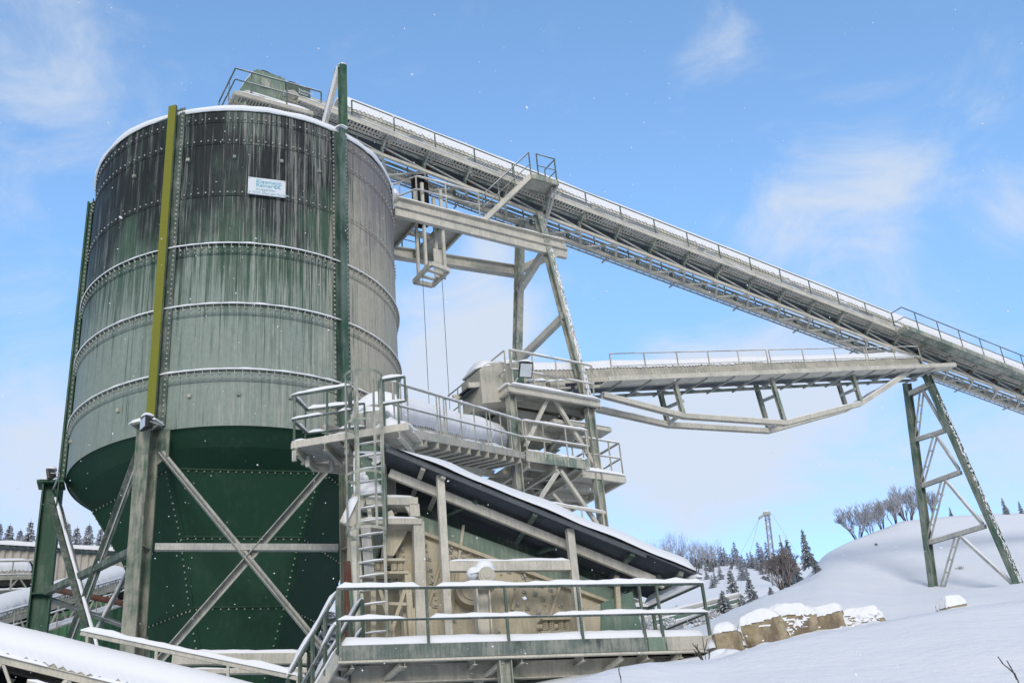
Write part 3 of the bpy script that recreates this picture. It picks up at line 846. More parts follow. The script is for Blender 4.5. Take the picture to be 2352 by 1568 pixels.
# A-frame
rt = MC.P(MC.inv(1238, 515, -.42)[0], -.42, -.42); lt = MC.P(MC.inv(1192, 480, .42)[0], .42, -.42)
rf, lf = T(0, 0, ZU - .1), T(-.02, 4.2, 1.0)
lm = V((T(0, 4.2, 0).x, T(0, 4.2, 0).y, 16.2))
o = part('tower_leg', M['greygreen'], lambda m: m.ibeam(rf, rt, .26, .28, .03, gv))
s_ = MB(); random.seed(5)
for i in range(700):
    t = random.random()
    if random.random() < t * 1.1 - .1: continue
    q = (rf - rt).normalized(); p = rf + (rt - rf) * t; a_ = p + gv * -.14 + gu * random.uniform(-.02, .13); s_.tube(a_, a_ + q * random.uniform(.03, .13), random.uniform(.008, .024), 5, .006)
s_.build('snow', M['snow'], o, kind='stuff')
part('tower_leg', M['greygreen'], lambda m: (m.ibeam(lm, lt, .26, .28, .03, gv), m.ibeam(lf, lm, .26, .28, .03, gv)))
def onR(y): return rf + (rt - rf) * ((915 - y) / 400)
def onL(y): return lm + (lt - lm) * ((880 - y) / 400)
for yr, yl in ((738, 806), (592, 640)):
    p, q = onR(yr), onL(yl)
    part('cross_brace', M['dusty2'], lambda m: m.beam(p, q, .2, .24), lambda s: s.snow(p + Z * .12, q + Z * .12, .18, .09))
# upper deck
zd = ZU
U0 = (-WID - .15, -.15); UX = WID + .35
part('upper_deck', M['dust'], lambda m: m.box(T(-WID / 2, DEP / 2 - .2, zd), WID + .4, DEP, .04, gu, gv))
for b in (-.3, .55, 1.4, 2.3, 3.1):
    part('deck_beam', M['dusty2'] if b < 0 else M['dust'], lambda m: m.ibeam(T(-WID - .25, b, zd - .14), T(.25, b, zd - .14), .12, .22, .02),
         (lambda s: s.snow(T(-WID - .2, b - .02, zd - .02), T(.2, b - .02, zd - .02), .3, .15)) if b < 0 else None)
for a in (-WID - .22, .22):
    part('deck_beam', M['dusty2'], lambda m: m.ibeam(T(a, -.3, zd - .12), T(a, DEP - .2, zd - .12), .12, .26, .02), lambda s: s.snow(T(a, -.3, zd + .02), T(a, DEP - .2, zd + .02), .16, .1))
zr = atP(1172, 815, NR, gv).z - zd
hr = handrail(tw, [T(-WID - .1, -.3, zd), T(.1, -.3, zd)], [.05, .85, 1.75, 2.75, 3.15], zr, (.55,), .028, M['railg'], .06)
hr = handrail(tw, [T(-WID - .22, -.2, zd), T(-WID - .22, 3.9, zd)], None, zr, (.55,), .024, M['railg'], .02, spacing=.95, sw=.05)
# lambda braces in the front plane
def fp(x, y): return atP(x, y, NR, gv)
for a, b in (((1262, 905), (1206, 1026)), ((1266, 905), (1368, 1072)), ((1282, 1082), (1240, 1145)), ((1288, 1082), (1372, 1204))):
    p, q = fp(*a), fp(*b)
    part('diagonal_brace', M['dusty2'], lambda m: m.beam(p, q, .1, .12), lambda s: s.snow(p + Z * .06, q + Z * .06, .08, .045))
# back braces
for p, q in ((T(-WID, 2.4, 11), T(0, 2.4, 13.9)), (T(0, 2.4, 11), T(-WID, 2.4, 13.9)), (T(0, .1, 9), T(0, 2.3, 11.6)), (T(-WID, 0, 9), T(-WID, 2.4, 11.7)), (T(-1.2, 2.4, 12), T(-.4, 0.3, 13.7))):
    part('diagonal_brace', M['dust'], lambda m: m.beam(p, q, .09, .09))
# suspended feed chute under the upper deck
part('transfer_chute', M['dust'], lambda m: m.prism([T(-2.6, .9, ZU - .2), T(-.6, .9, ZU - .2), T(-1.0, .9, ZU - 1.2), T(-2.0, .9, ZU - 1.2)], gv * 1.4))
part('service_pan', M['dusty2'], lambda m: m.box(T(-.2, 1.0, ZU - .75), 2.3, 1.7, .12, gu, gv), lambda s: s.snow(T(-.9, .2, ZU - .68), T(.9, .2, ZU - .68), .2, .06))
# walkway deck inside the tower, reached from the inclined walkway
z2 = 11.95
D2a, D2b = -2.7, -.35
part('lower_deck', M['dust'], lambda m: m.box(T(-1.5, 1.25, z2), 2.5, 2.7, .04, gu, gv))
part('deck_fascia', M['greygreen'], lambda m: m.box(T((D2a + D2b) / 2, -.12, z2 - .02), D2b - D2a, .03, .36, gu, gv), lambda s: s.snow(T(D2a, -.02, z2 + .12), T(D2b, -.02, z2 + .12), .25, .13))
for b in (.4, 1.1, 1.9, 2.5):
    part('deck_beam', M['dust'], lambda m: m.ibeam(T(-2.8, b, z2 - .13), T(.6, b, z2 - .13), .1, .2, .02))
for a in (-2.6, -1.6, -.6):
    part('deck_beam', M['dusty2'], lambda m: m.ibeam(T(a, -.1, z2 - .3), T(a, 2.6, z2 - .3), .1, .16, .02))
handrail(tw, [T(-2.75, -.14, z2), T(-.28, -.14, z2)], [.1, .75, 1.6, 2.4], 1.12, (.58,), .03, M['railg'], .07)
# rear deck sticking out to the right
z3 = 11.75
part('rear_deck', M['dust'], lambda m: m.box(T(.1, 1.5, z3), 1.9, 3.0, .04, gu, gv))
for b in (-.02, 1.0, 2.0, 2.95):
    part('deck_beam', M['dusty2'], lambda m: m.beam(T(-.6, b, z3 - .14), T(1.06, b, z3 - .14), .1, .22), (lambda s: s.snow(T(-.5, -.02, z3 - .02), T(1.06, -.02, z3 - .02), .24, .14)) if b < 0 else None)
part('deck_beam', M['dusty2'], lambda m: m.beam(T(1.06, -.05, z3 - .1), T(1.06, 3.0, z3 - .1), .1, .26), lambda s: s.snow(T(1.06, 0, z3 + .02), T(1.06, 2.9, z3 + .02), .14, .1))
handrail(tw, [T(-.45, .55, z3), T(-.45, -.02, z3), T(1.04, -.02, z3), T(1.04, 2.9, z3)], [0, .57, 1.1, 1.62, 2.06, 3.5, 5.0], 1.12, (.58,), .026, M['railg'], .06)
# stair between the decks, behind
m = MB()
for i in range(9):
    m.box(T(-.9 + i * .16, 2.2, 12.2 + i * .20), .22, .7, .03, gu, gv)
st = m.build('stair_flight', M['dust'], tw)
handrail(tw, [T(-.2, 2.9, 13.0), T(1.6, 2.9, 11.6)], None, 1.0, (.5,), .02, M['railg'], 0, spacing=.6)
# low gallery rails at the foot
for z in (10.35, 9.75):
    p, q = T(-2.4, -.2, z + .1), T(.0, -.2, z)
    part('foot_rail', M['dusty2'], lambda m: m.beam(p, q, .06, .08), lambda s: s.snow(p + Z * .03, q + Z * .03, .09, .06))
for a in (-1.7, -.9, -.1):
    part('post', M['dusty2'], lambda m: m.beam(T(a, -.2, 9.3), T(a, -.2, 10.45), .05, .05))
for p, q in ((T(-1.5, .4, 11.0), T(.1, .3, 9.4)), (T(-.1, .2, 9.6), T(-.1, 2.4, 10.4))):
    part('diagonal_brace', M['dust'], lambda m: m.beam(p, q, .09, .1))
fl = fp(1187, 866) - gv * .55
floodlight('black framed floodlight with a snowy hood on the upper deck rail of the tower', fl, V((.25, -.75, -.55)), .44, .50, T(-WID, -.3, ZU + .1))

# ---------------------------------------------------------------- hoist gantry between silo and A-frame
Pr = onR(570)
E1 = atZ(1297, 556, Pr.z - .05); zg = E1.z
E0 = atZ(905, 455, zg); F0 = atZ(905, 575, zg - .25); F1 = V((onL(640).x, onL(640).y, zg - .25))
gd = (E1 - E0).normalized(); ga = V((-gd.y, gd.x, 0))
LG = (E1 - E0).length
def G(a, b, dz=0): return E0 + gd * a + ga * b + Z * dz
hg = thing('hoist_gantry', 'dusty railed steel gantry bridging from the silo side to the A frame under the conveyor', 'gantry', G(LG / 2, 1, -2))
def gpart(name, mat, fn, snow=None):
    m = MB(); fn(m); o = m.build(name, mat, hg)
    if snow:
        s = MB(); snow(s); s.build('snow', M['snow'], o)
    return o
wB = (F0 - E0).dot(ga)
gpart('main_beam', M['dusty2'], lambda m: (m.ibeam(E0 - Z * .2, E1 - Z * .2, .30, .40, .03), m.beam(G(0, .02, -.55), G(LG, .02, -.55), .16, .28)), lambda s: s.snow(E0, E1, .28, .10))
gpart('main_beam', M['dusty2'], lambda m: m.ibeam(F0 - Z * .1, F1 - Z * .1, .28, .42, .03), lambda s: s.snow(F0 + Z * .1, F1 + Z * .1, .2, .07))
gpart('end_beam', M['dusty2'], lambda m: m.beam(E1 - Z * .25, F1 - Z * .1, .2, .24), lambda s: s.snow(E1 - Z * .12, F1 + Z * .04, .16, .06))
gpart('end_strut', M['dusty2'], lambda m: m.beam(E1 - Z * .35, onR(618), .1, .1))
for x0, x1 in ((.15, 1.05), (1.95, 2.75)):
    gpart('floor_panel', M['dusty2'], lambda m: m.prism([G(x0, .1, -.28), G(x1, .1, -.28), G(x1, wB, -.30), G(x0, wB, -.30)], Z * .04))
    for x in (x0, x1):
        gpart('joist', M['dust'] if x == x1 else M['greygreen'], lambda m: m.ibeam(G(x, .1, -.36), G(x, wB, -.38), .08, .2, .015))
gpart('trim_beam', M['dust'], lambda m: m.ibeam(G(1.05, 1.2, -.36), G(1.95, 1.2, -.36), .08, .18, .015))
gpart('hood_cap', M['dust'], lambda m: m.ball(E0 + Z * .02 - gd * .1, .24, 10, 6), lambda s: s.ball(E0 + Z * .12 - gd * .1, .26, 10, 6, (1, 1, .8)))
p_ = [G(.3, .9, .0), G(.85, -.02, .0), G(3.35, -.02, .0)]
handrail(hg, [G(.3, .9), G(.85, -.02), G(3.3, -.02)], [.4, 1.07, 2.2, 3.5], 1.12, (.58,), .026, M['railg'], .05)
handrail(hg, [G(.2, wB + .05, -.2), G(3.0, wB + .05, -.2)], None, 1.05, (.55,), .022, M['rail'], 0, spacing=.7)
# hoist mast, rails and skip guide frame
zb = next(zg - d * .1 for d in range(40, 2, -1) if (atZ(993, 656, zg - d * .1) - E0).dot(ga) > .95)
hs = thing('skip_hoist', 'hanging hoist guide frame with an open rectangular foot and two thin wire ropes', 'hoist', G(1.5, 1.0, -3))
def hpt(x, y, b=1.0): return atP(x, y, G(0, b), ga)
def hpart(name, mat, fn):
    m = MB(); fn(m); return m.build(name, mat, hs)
cn = [atZ(x, y, zb) for x, y in ((951, 647), (990, 606), (1030, 621), (993, 656))]
for (i, j) in ((0, 1), (1, 2), (2, 3), (3, 0)):
    hpart('foot_frame', M['dusty2'], lambda m: m.beam(cn[i], cn[j], .12, .14))
for t in (.35, .7):
    hpart('foot_bar', M['dusty2'], lambda m: m.beam(cn[0] * (1 - t) + cn[1] * t, cn[3] * (1 - t) + cn[2] * t, .1, .06))
for (i, j, t, top, w) in ((0, 1, .28, zg + 1.0, .09), (0, 1, .72, zg + 1.0, .09), (3, 2, .35, zg + .9, .10), (3, 2, .8, zg + .9, .10)):
    b = cn[i] * (1 - t) + cn[j] * t
    hpart('guide_rail', M['dusty2'], lambda m: m.beam(b, V((b.x, b.y, top)), w, w, gd))
b = (cn[3] + cn[2]) / 2
hpart('guide_plate', M['dusty2'], lambda m: m.box(V((b.x, b.y, zb + .55)), .42, .05, 1.1, gd, ga))
for (i, j, t) in ((0, 1, .5), (3, 2, .6)):
    b = cn[i] * (1 - t) + cn[j] * t
    hpart('wire_rope', M['lampblack'], lambda m: m.tube(V((b.x, b.y, zb)), V((b.x, b.y, 9.0)), .009, 5))
# stair from the gantry up to a landing beside the conveyor walkway
la = MC.inv(1222, 407, -1.75)[0]; lb = MC.inv(1283, 429, -1.75)[0]
sg_ = thing('access_stair', 'steel stair from the gantry up to a small landing beside the conveyor walkway', 'stair', G(3.6, 0, 0))
wl = .05
def L(s, v, w=0): return MC.P(s, v, w)
zl = L(la, -1.75).z + .02
def LL(s, v, dz=0): p = L(s, v); return V((p.x, p.y, zl + dz))
m = MB(); m.prism([LL(la, -1.75), LL(lb, -1.75), LL(lb, -.93), LL(la, -.93)], Z * -.04); m.build('landing_plate', M['dust'], sg_)
m = MB(); m.beam(LL(la, -1.75, -.06), LL(lb, -1.75, -.06), .06, .2); m.beam(LL(la, -1.75, -.06), LL(la, -.9, -.06), .06, .16); m.beam(LL(lb, -1.75, -.06), LL(lb, -.9, -.06), .06, .16); m.beam(LL(la, -.95, -.07), LL(lb, -.95, -.07), .06, .12); m.build('landing_frame', M['greygreen'], sg_)
fo = atZ(1112, 505, zg)
tops = [LL(la, -1.70), LL(la, -1.05)]; dv_ = tops[1] - tops[0]
# horizontal run of the flight
for k, tpp in enumerate(tops):
    m = MB(); m.beam(fo + dv_ * k, tpp, .05, .18); m.build('stair_stringer', M['dusty2'], sg_)
m = MB(); nst = 8
for i in range(1, nst):
    c = fo + (tops[0] - fo) * (i / nst) + dv_ * .5; m.beam(c - dv_ * .47, c + dv_ * .47, .22, .03)
m.build('stair_tread', M['dust'], sg_, kind='stuff')
handrail(sg_, [fo, tops[0]], None, 1.0, (.5,), .022, M['rail'], .02, spacing=.9, sw=.04)
handrail(sg_, [LL(la + .3, -1.73), LL(lb, -1.73), LL(lb, -1.0)], None, 1.0, (.5,), .022, M['rail'], .02, spacing=.75, sw=.04)
m = MB(); m.beam(LL(lb - .1, -1.5, -.1), MC.P(lb + .2, -.42, -.5), .06, .06); m.beam(LL(lb, -1.7, -.1), V((onR(540).x, onR(540).y, zl - 1.6)), .06, .06); m.build('landing_strut', M['galv'], sg_)

# ---------------------------------------------------------------- inclined feed conveyor, walkway and landing at the left
W0 = atS(905, 985, 24.3); W1 = atS(1191, 1040, 33.0)
W1 = T(-2.75, -.1, z2)
WF = Frame(W0, W1 - W0); WL = (W1 - W0).length
fw = thing('access_walkway', 'snowy railed walkway climbing from the ladder landing to the tower', 'walkway', W0 - Z * .5)
def wpart(name, mat, fn, snow=None):
    m = MB(); fn(m); o = m.build(name, mat, fw)
    if snow:
        s = MB(); snow(s); s.build('snow', M['snow'], o)
    return o
wpart('walkway_plate', M['dust'], lambda m: (m.beam(WF.P(0, .45), WF.P(WL, .45), .85, .03), m.beam(WF.P(0, .0, -.02), WF.P(WL, .0, -.02), .04, .20), m.beam(WF.P(0, .9, -.04), WF.P(WL, .9, -.04), .05, .14)),
      lambda s: s.snow(WF.P(.3, .4, .03), WF.P(WL, .4, .03), .6, .24))
s = .3
while s < WL:
    wpart('cross_beam', M['dust'], lambda m: m.ibeam(WF.P(s, -.04, -.2), WF.P(s, 2.4, -.26), .1, .18, .02)); s += .78
for v in (1.0, 2.2):
    wpart('long_beam', M['dust'], lambda m: m.ibeam(WF.P(.5, v, -.42), WF.P(WL, v, -.42), .12, .2, .02))
hrw = handrail(fw, [WF.P(0, .0), WF.P(WL + .05, .0)], [.05, .45, .85, 2.75, 2.95, 3.25, 3.42, 4.5, 5.6, 6.7, 7.0, 8.0, 9.0], 1.12, (.58,), .027, M['railg'], .06, label='dusty handrail with doubled posts at its joints')
# landing round the top of the ladder
L0 = V((-4.89, 21.98, 9.0)); L1 = V((-2.32, 21.51, 9.0)); ld = (L1 - L0).normalized(); lq = V((-ld.y, ld.x, 0))
def LD(a, b, z=0): return L0 + ld * a + lq * b + Z * z
LLn = (L1 - L0).length
wpart('landing_plate', M['dusty2'], lambda m: (m.box(LD(LLn / 2, .5, -.02), LLn, 1.0, .03, ld, lq), m.beam(LD(0, 0, -.03), LD(LLn, 0, -.03), .04, .16), m.beam(LD(0, 1.0, -.05), LD(LLn, 1.0, -.05), .05, .12), m.beam(LD(0, 0, -.05), LD(0, 1.0, -.05), .05, .12)),
      lambda s: (s.snow(LD(.55, .3, .03), LD(1.35, .3, .03), .55, .17), s.snow(LD(1.35, .35, .03), LD(2.0, .35, .03), .5, .12), s.snow(LD(1.75, .3, .05), LD(2.6, .3, .05), .6, .36), s.snow(LD(0, .04, .05), LD(.3, .04, .05), .12, .06)))
wpart('ribbed_panel', M['galv'], lambda m: [m.beam(LD(.12, .08 + .1 * i, -.09), LD(1.05, .08 + .1 * i, -.09), .06, .05) for i in range(9)])
for a in (.1, .75, 1.2, 1.9, 2.4):
    wpart('cross_beam', M['dust'], lambda m: m.ibeam(LD(a, -.02, -.2), LD(a, 1.05, -.2), .08, .16, .015))
for a, b in ((.05, .02), (.18, .45), (.55, .9), (1.2, .1)):
    wpart('bracket_lug', M['galv'], lambda m: m.box(LD(a, b, -.28), .09, .06, .24, ld, lq))
handrail(fw, [LD(1.35, .0), LD(.0, .0), LD(.0, .85), LD(1.3, 1.0)], [.05, .55, 1.3, 2.1, 3.3], 1.12, (.55,), .028, M['rail'], .10, sw=.10)
handrail(fw, [LD(1.98, .0), LD(LLn - .05, .0)], [.1, .42], 1.12, (.55,), .030, M['rail'], .11, sw=.11)

# the covered feed conveyor itself
fc_ = thing('belt_conveyor', 'short belt conveyor buried under deep snow beside the walkway to the tower', 'conveyor', WF.P(4, 1.6, -.8))
V3 = 1.36
hd = hood(fc_, WF, 1.9, WL + .9, V3, .52, .50, M['dust'], 3, 1.15, .15, .014, 9, .26)
for v in (V3 - .5, V3 + .5):
    m = MB(); m.beam(WF.P(.4, v, .44), WF.P(WL + .4, v, .44), .07, .16); m.build('upper_stringer', M['dusty2'], fc_)
    m = MB(); m.beam(WF.P(.4, v, -.05), WF.P(WL + .4, v, -.05), .07, .1); m.build('lower_stringer', M['dust'], fc_)
    s = .6
    while s < WL - .3:
        m = MB(); m.beam(WF.P(s, v, 0), WF.P(s + .42, v, .40), .04, .04); m.beam(WF.P(s + .42, v, .40), WF.P(s + .84, v, 0), .04, .04); m.build('truss_diagonal', M['dust'], fc_); s += .84
m = MB(); m.beam(WF.P(.4, V3, .18), WF.P(WL, V3, .18), .8, .03); m.build('return_belt', M['rubber'], fc_)
_b0 = LD(0, 1.1)
hA, hB = atP(801, 919, _b0, lq), atP(873, 911, _b0, lq); hA.z = hB.z = 9.0
_sd = (WF.u - Z * WF.u.z).normalized()
hbx = [hA, hB, hB + _sd * 1.25, hA + _sd * 1.25]
m = MB(); m.prism([p + Z * .15 for p in hbx], Z * .80); hb3 = m.build('head_box', M['galv'], fc_)
m = MB(); m.prism([hB + _sd * a + ld * .006 + Z * z for a, z in ((.25, .2), (.75, .2), (.75, .8), (.25, .8))], ld * .01); m.build('side_door', M['chute'], hb3)
s_ = MB(); c4 = sum(hbx, V((0, 0, 0))) / 4; s_.snow((hbx[0] + hbx[3]) / 2 + Z * .95 - ld * .06, (hbx[1] + hbx[2]) / 2 + Z * .95 + ld * .06, 1.35, .34, 14, rough=.3); s_.build('snow_cap', M['snow'], hb3)

# ---------------------------------------------------------------- caged ladder
LB = 21.52
pL, pR = atY(817, 985, LB), atY(876, 982, LB - .1)
lz0, lz1 = 4.25, 10.1
ladx = (pR - pL); ladx.z = 0; lw = ladx.length; ladx.normalize(); lady = V((ladx.y, -ladx.x, 0))    # towards the camera
cl = thing('caged_ladder', 'green caged ladder with snowy rungs between the front platform and the upper landing', 'ladder', V((pL.x, pL.y, lz0)))
lb_ = V((pL.x, pL.y, 0))
for k in (0, 1):
    m = MB(); m.beam(lb_ + ladx * lw * k + Z * lz0, lb_ + ladx * lw * k + Z * lz1, .06, .03, lady); m.build('stile', M['greygreen'], cl)
z = lz0 + .2
while z < 8.9:
    m = MB(); m.tube(lb_ + Z * z, lb_ + ladx * lw + Z * z, .018, 6); o = m.build('rung', M['galv'], cl)
    s_ = MB(); s_.snow(lb_ + ladx * .02 + Z * (z + .012), lb_ + ladx * (lw - .02) + Z * (z + .012), .06, .035); s_.build('snow', M['snow'], o); z += .28
cR = .40; cc = lb_ + ladx * lw / 2 + lady * .28
hoops = [atY(835, y, LB - .6).z for y in (853, 966, 1085, 1213)]
def hoop_pt(deg): return cc + ladx * (cR * math.cos(R_(deg))) + lady * (cR * math.sin(R_(deg)))
for zh in hoops:
    P = [lb_ + Z * zh] + [hoop_pt(a) + Z * zh for a in range(200, -21, -10)] + [lb_ + ladx * lw + Z * zh]
    m = MB()
    for a, b in zip(P, P[1:]): m.beam(a, b, .012, .06)
    m.build('cage_hoop', M['greygreen'], cl)
for a in (185, 140, 90, 40, -5):
    p = hoop_pt(a); m = MB(); m.beam(p + Z * hoops[-1], p + Z * (hoops[0]), .05, .012, p - cc); m.build('cage_strap', M['greygreen'], cl)
# ---------------------------------------------------------------- front service platform
PO = atS(775, 1350, 21.0); pu, pv = hdir(17), hdir(107)
def fS(x, y, o=0): return atP(x, y, PO + pv * o, pv)
PZ_ = 4.10                                            # deck level
def S(a, b, z): return V((PO.x, PO.y, 0)) + pu * a + pv * b + Z * z
PLn = 7.28; PW = 1.9
pf = thing('service_platform', 'snow covered steel platform with green railings in front of the screening machine', 'platform', S(PLn / 2, .8, PZ_ - 1))
def ppart(name, mat, fn, snow=None, label=None, parent=None):
    m = MB(); fn(m); o = m.build(name, mat, parent or pf, label=label)
    if snow:
        s = MB(); snow(s); s.build('snow', M['snow'], o)
    return o
ppart('deck_plate', M['dust'], lambda m: m.box(S(PLn / 2, PW / 2, PZ_), PLn, PW, .03, pu, pv), lambda s: s.snow(S(.03, .22, PZ_ + .03), S(PLn - .04, .22, PZ_ + .03), .46, .36, rough=.18, taper=.25))
M['fascia'] = painted('runmarked_fascia', (.12, .155, .137), (.27, .28, .25), .40, .60, 2.2, .65, True, (.04, .05, .052))
for a, b, mt in ((.02, 5.90, M['fascia']), (5.93, 6.28, M['headbox']), (6.31, PLn, M['dust'])):
    ppart('kick_plate', mt, lambda m: (m.box(S((a + b) / 2, -.03, PZ_ + .00), b - a, .03, .26, pu, pv)))
ppart('edge_angle', M['dusty2'], lambda m: m.box(S(PLn / 2 + .0, .0, PZ_ - .16), PLn + .02, .12, .04, pu, pv))
ppart('end_beam', M['dust'], lambda m: m.beam(S(PLn, -.04, PZ_ - .02), S(PLn - .3, PW, PZ_ - .02), .08, .26))
for b, mt in ((.55, M['dust']), (1.25, M['greygreen']), (1.85, M['dust'])):
    ppart('long_beam', mt, lambda m: m.ibeam(S(.3, b, PZ_ - .3), S(PLn - .3, b, PZ_ - .3), .16, .32, .025))
for a in (.25, 1.2, 2.5, 3.4, 4.6, 5.9, 6.6):
    ppart('cross_beam', M['dust'], lambda m: m.ibeam(S(a, .02, PZ_ - .2), S(a, PW, PZ_ - .2), .08, .14, .015))
for a in (1.15, 3.05, 5.4, 6.6):
    ppart('knee_brace', M['dusty2'], lambda m: m.beam(S(a, .1, PZ_ - .22), S(a - .55, 1.2, PZ_ - .62), .08, .08))
ppart('support_leg', M['greygreen'], lambda m: m.ibeam(S(3.08, .12, PZ_ - .2), S(3.12, .12, PZ_ - 4), .24, .24, .02, pu))
ppart('support_leg', M['dust'], lambda m: m.ibeam(S(5.35, .9, PZ_ - .2), S(5.35, .9, PZ_ - 4), .22, .22, .02, pu))
ppart('raking_strut', M['dust'], lambda m: m.beam(S(6.05, .3, PZ_ - .2), S(5.6, .9, PZ_ - 2.2), .12, .16))
ppart('cross_strut', M['dark'], lambda m: m.beam(S(3.3, .6, PZ_ - .4), S(4.1, 1.0, PZ_ - 2.2), .1, .1))
ppart('under_plate', M['dust'], lambda m: m.box(S(2.6, 1.9, PZ_ - .55), 5.2, .04, .5, pu, pv))
RHh = 1.16
handrail(pf, [S(0, 0, PZ_), S(PLn, 0, PZ_), S(PLn - .42, PW, PZ_), S(PLn - .95, PW, PZ_)], [0.03, 1.65, 3.17, 4.63, 5.9, 6.27, 7.26, 9.1], RHh, (.58,), .026, M['rail'], .12, sq=True, drop=.14, sw=.13)
# stair down at the left end
sdv = hdir(152); s0 = S(.0, .02, PZ_); s1 = s0 + sdv * 1.15 - Z * 1.35; wd = V((-sdv.y, sdv.x, 0)) * -.75
for k in (0, 1):
    ppart('stair_stringer', M['galv'], lambda m: m.beam(s0 + wd * k - Z * .02, s1 + wd * k, .05, .26), lambda s: s.snow(s0 + wd * k + Z * .1, s1 + wd * k + Z * .1, .10, .06))
for i in range(1, 7):
    c = s0 + (s1 - s0) * (i / 7) + wd * .5
    ppart('stair_tread', M['dust'], lambda m: m.beam(c - wd * .47, c + wd * .47, .22, .03), lambda s: s.snow(c - wd * .45 + Z * .02, c + wd * .45 + Z * .02, .2, .09))
for k in (0, 1):
    handrail(pf, [s0 + wd * k, s1 + wd * k], None, 1.1, (.55,), .026, M['rail'], .11, spacing=.45, sq=True, sw=.12)

# ---------------------------------------------------------------- discharge bunker under the platform
bk = thing('discharge_bunker', 'dark green steel bunker wall under the front platform with flaked white lettering', 'bunker', S(2.7, 2.0, 0))
m = MB(); m.box(S(1.9, 2.15, PZ_ - 2.0), 2.2, .06, 2.6, pu, pv); m.build('wall_plate', M['greygreen'], bk)
m = MB(); m.box(S(4.4, 2.15, PZ_ - 2.0), 2.6, .06, 2.6, pu, pv); m.build('wall_plate', M['hopper'], bk, label='clean dark green wall plate')
m = MB(); m.box(S(3.05, 2.1, PZ_ - 2.0), .1, .12, 2.6, pu, pv); m.build('stiffener', M['dust'], bk)
lt_ = fS(1052, 1566, 2.08)
textmesh('lettering', 'Kl', .26, M['sign'], bk, lt_ - Z * .10, (pu - Z * .35).normalized(), (Z + pu * .35).normalized(), .003, .003)
m = MB(); m.box(S(1.3, 1.9, PZ_ - .95), .5, .5, .5, pu, pv); m.box(S(.6, 2.0, PZ_ - 1.6), 1.2, .1, 1.6, pu, pv); m.build('side_pan', M['dust'], bk)

# ---------------------------------------------------------------- shelter roof over the screen
sh = thing('shelter_roof', 'sloping corrugated shelter roof with thick snow over the screening machine', 'roof', S(4.4, 2, 4.2))
def shp(name, mat, fn, snow=None, label=None):
    m = MB(); fn(m); o = m.build(name, mat, sh, label=label)
    if snow:
        s = MB(); snow(s); s.build('snow', M['snow'], o)
    return o
hiN, loN = fS(884, 1024, .75), fS(1607, 1320, .75)
hiB, loB = hiN + pv * 3.6 + pu * .5, loN + pv * 1.85 - pu * .42
m = MB(); n = 52; rows = []; rows2 = []
nrm = (loN - hiN).cross(pv).normalized()
if nrm.z < 0: nrm = -nrm
for i in range(2 * n + 1):
    t = i / (2 * n); p = hiN + (hiB - hiN) * t; q = loN + (loB - loN) * t; dz = nrm * (.022 if i % 2 else -.022)
    rows.append([p + dz, q + dz])
m.grid(rows, False); sheet = m.build('roof_sheet', M['roofpan'], sh)
# snow slab with a rounded lip over the low end
m = MB(); rows = []; K = 46
for i in range(K + 1):
    t = i / K; base_p = hiN + (loN - hiN) * (t * 1.008); back_p = hiB + (loB - hiB) * (t * 1.008)
    th = .33 * (1 + .25 * noise.noise(V((t * 5, 1, 0)))) * (.35 + .65 * min(1, t * 5)) 
    e = math.sqrt(max(0.02, min(1, (1 - t) * 22))); th *= e
    row = []
    for j in range(11):
        f = j / 10; edge = min(f, 1 - f) * 10
        hh = th * min(1, .25 + .75 * math.sqrt(min(1, edge / 1.2))) if 0 < j < 10 else .03
        row.append(base_p + (back_p - base_p) * (f * 1.02 - .01) + nrm * (hh + .02) + Z * .03 * noise.noise(V((t * 9, f * 3, 4))))
    rows.append(row)
m.grid(rows, True)
m.add(rows[-1] + [rows[-1][-1] - nrm * .06, rows[-1][0] - nrm * .06], [tuple(range(13))])
m.build('roof_snow', M['snow'], sheet)
m = MB(); m.snow(loN - nrm * .05 - pv * .05, loB - nrm * .12, .22, .16, 4); m.grid([[loN + (loB - loN) * (i / 12) + nrm * .1 + (loN - hiN).normalized() * .1, loN + (loB - loN) * (i / 12) - nrm * .06 + (loN - hiN).normalized() * .06, loN + (loB - loN) * (i / 12) - nrm * (.10 + .02 * (i % 2)) - (loN - hiN).normalized() * .05] for i in range(13)])
m.build('snow_lip', M['snow'], sheet)
dn = (loN - hiN).normalized()
def onroof(d, b, dz): return hiN + dn * d + pv * b + nrm * dz
RLn = (loN - hiN).length
shp('rafter', M['dusty2'], lambda m: m.beam(onroof(.30, .62, -.26), onroof(RLn - .5, .62, -.24), .10, .18))
shp('rafter', M['dark'], lambda m: m.beam(onroof(.5, 2.1, -.2), onroof(RLn - .6, 1.8, -.2), .10, .18))
shp('eave_channel', M['roofpan'], lambda m: m.beam(onroof(.05, .02, -.06), onroof(RLn - 1.2, .02, -.06), .04, .07))
for d in (.9, 1.35, 3.4, 5.6, 6.7):
    shp('purlin', M['dust'] if d in (.9, 1.35) else M['dark'], lambda m: m.beam(onroof(d, .06, -.10), onroof(d + .1, 2.2, -.10), .10, .10, nrm))
for d in (2.2, 4.4, 6.4):
    shp('wind_brace', M['dark'], lambda m: m.beam(onroof(d, .5, -.16), onroof(d - .5, 2.2, -.16), .08, .07, nrm))
P1, P2 = S(2.25, 1.0, 0), S(4.94, 1.0, 0)
z1_, z2_ = fS(1015, 1105, 1.0).z, fS(1312, 1228, 1.0).z
for p, zt in ((P1, z1_), (P2, z2_)):
    shp('post', M['dusty2'], lambda m: m.beam(p + Z * (PZ_ - .3), p + Z * (zt + .12), .15, .15, pu))
zb_ = fS(1170, 1300, 1.0).z
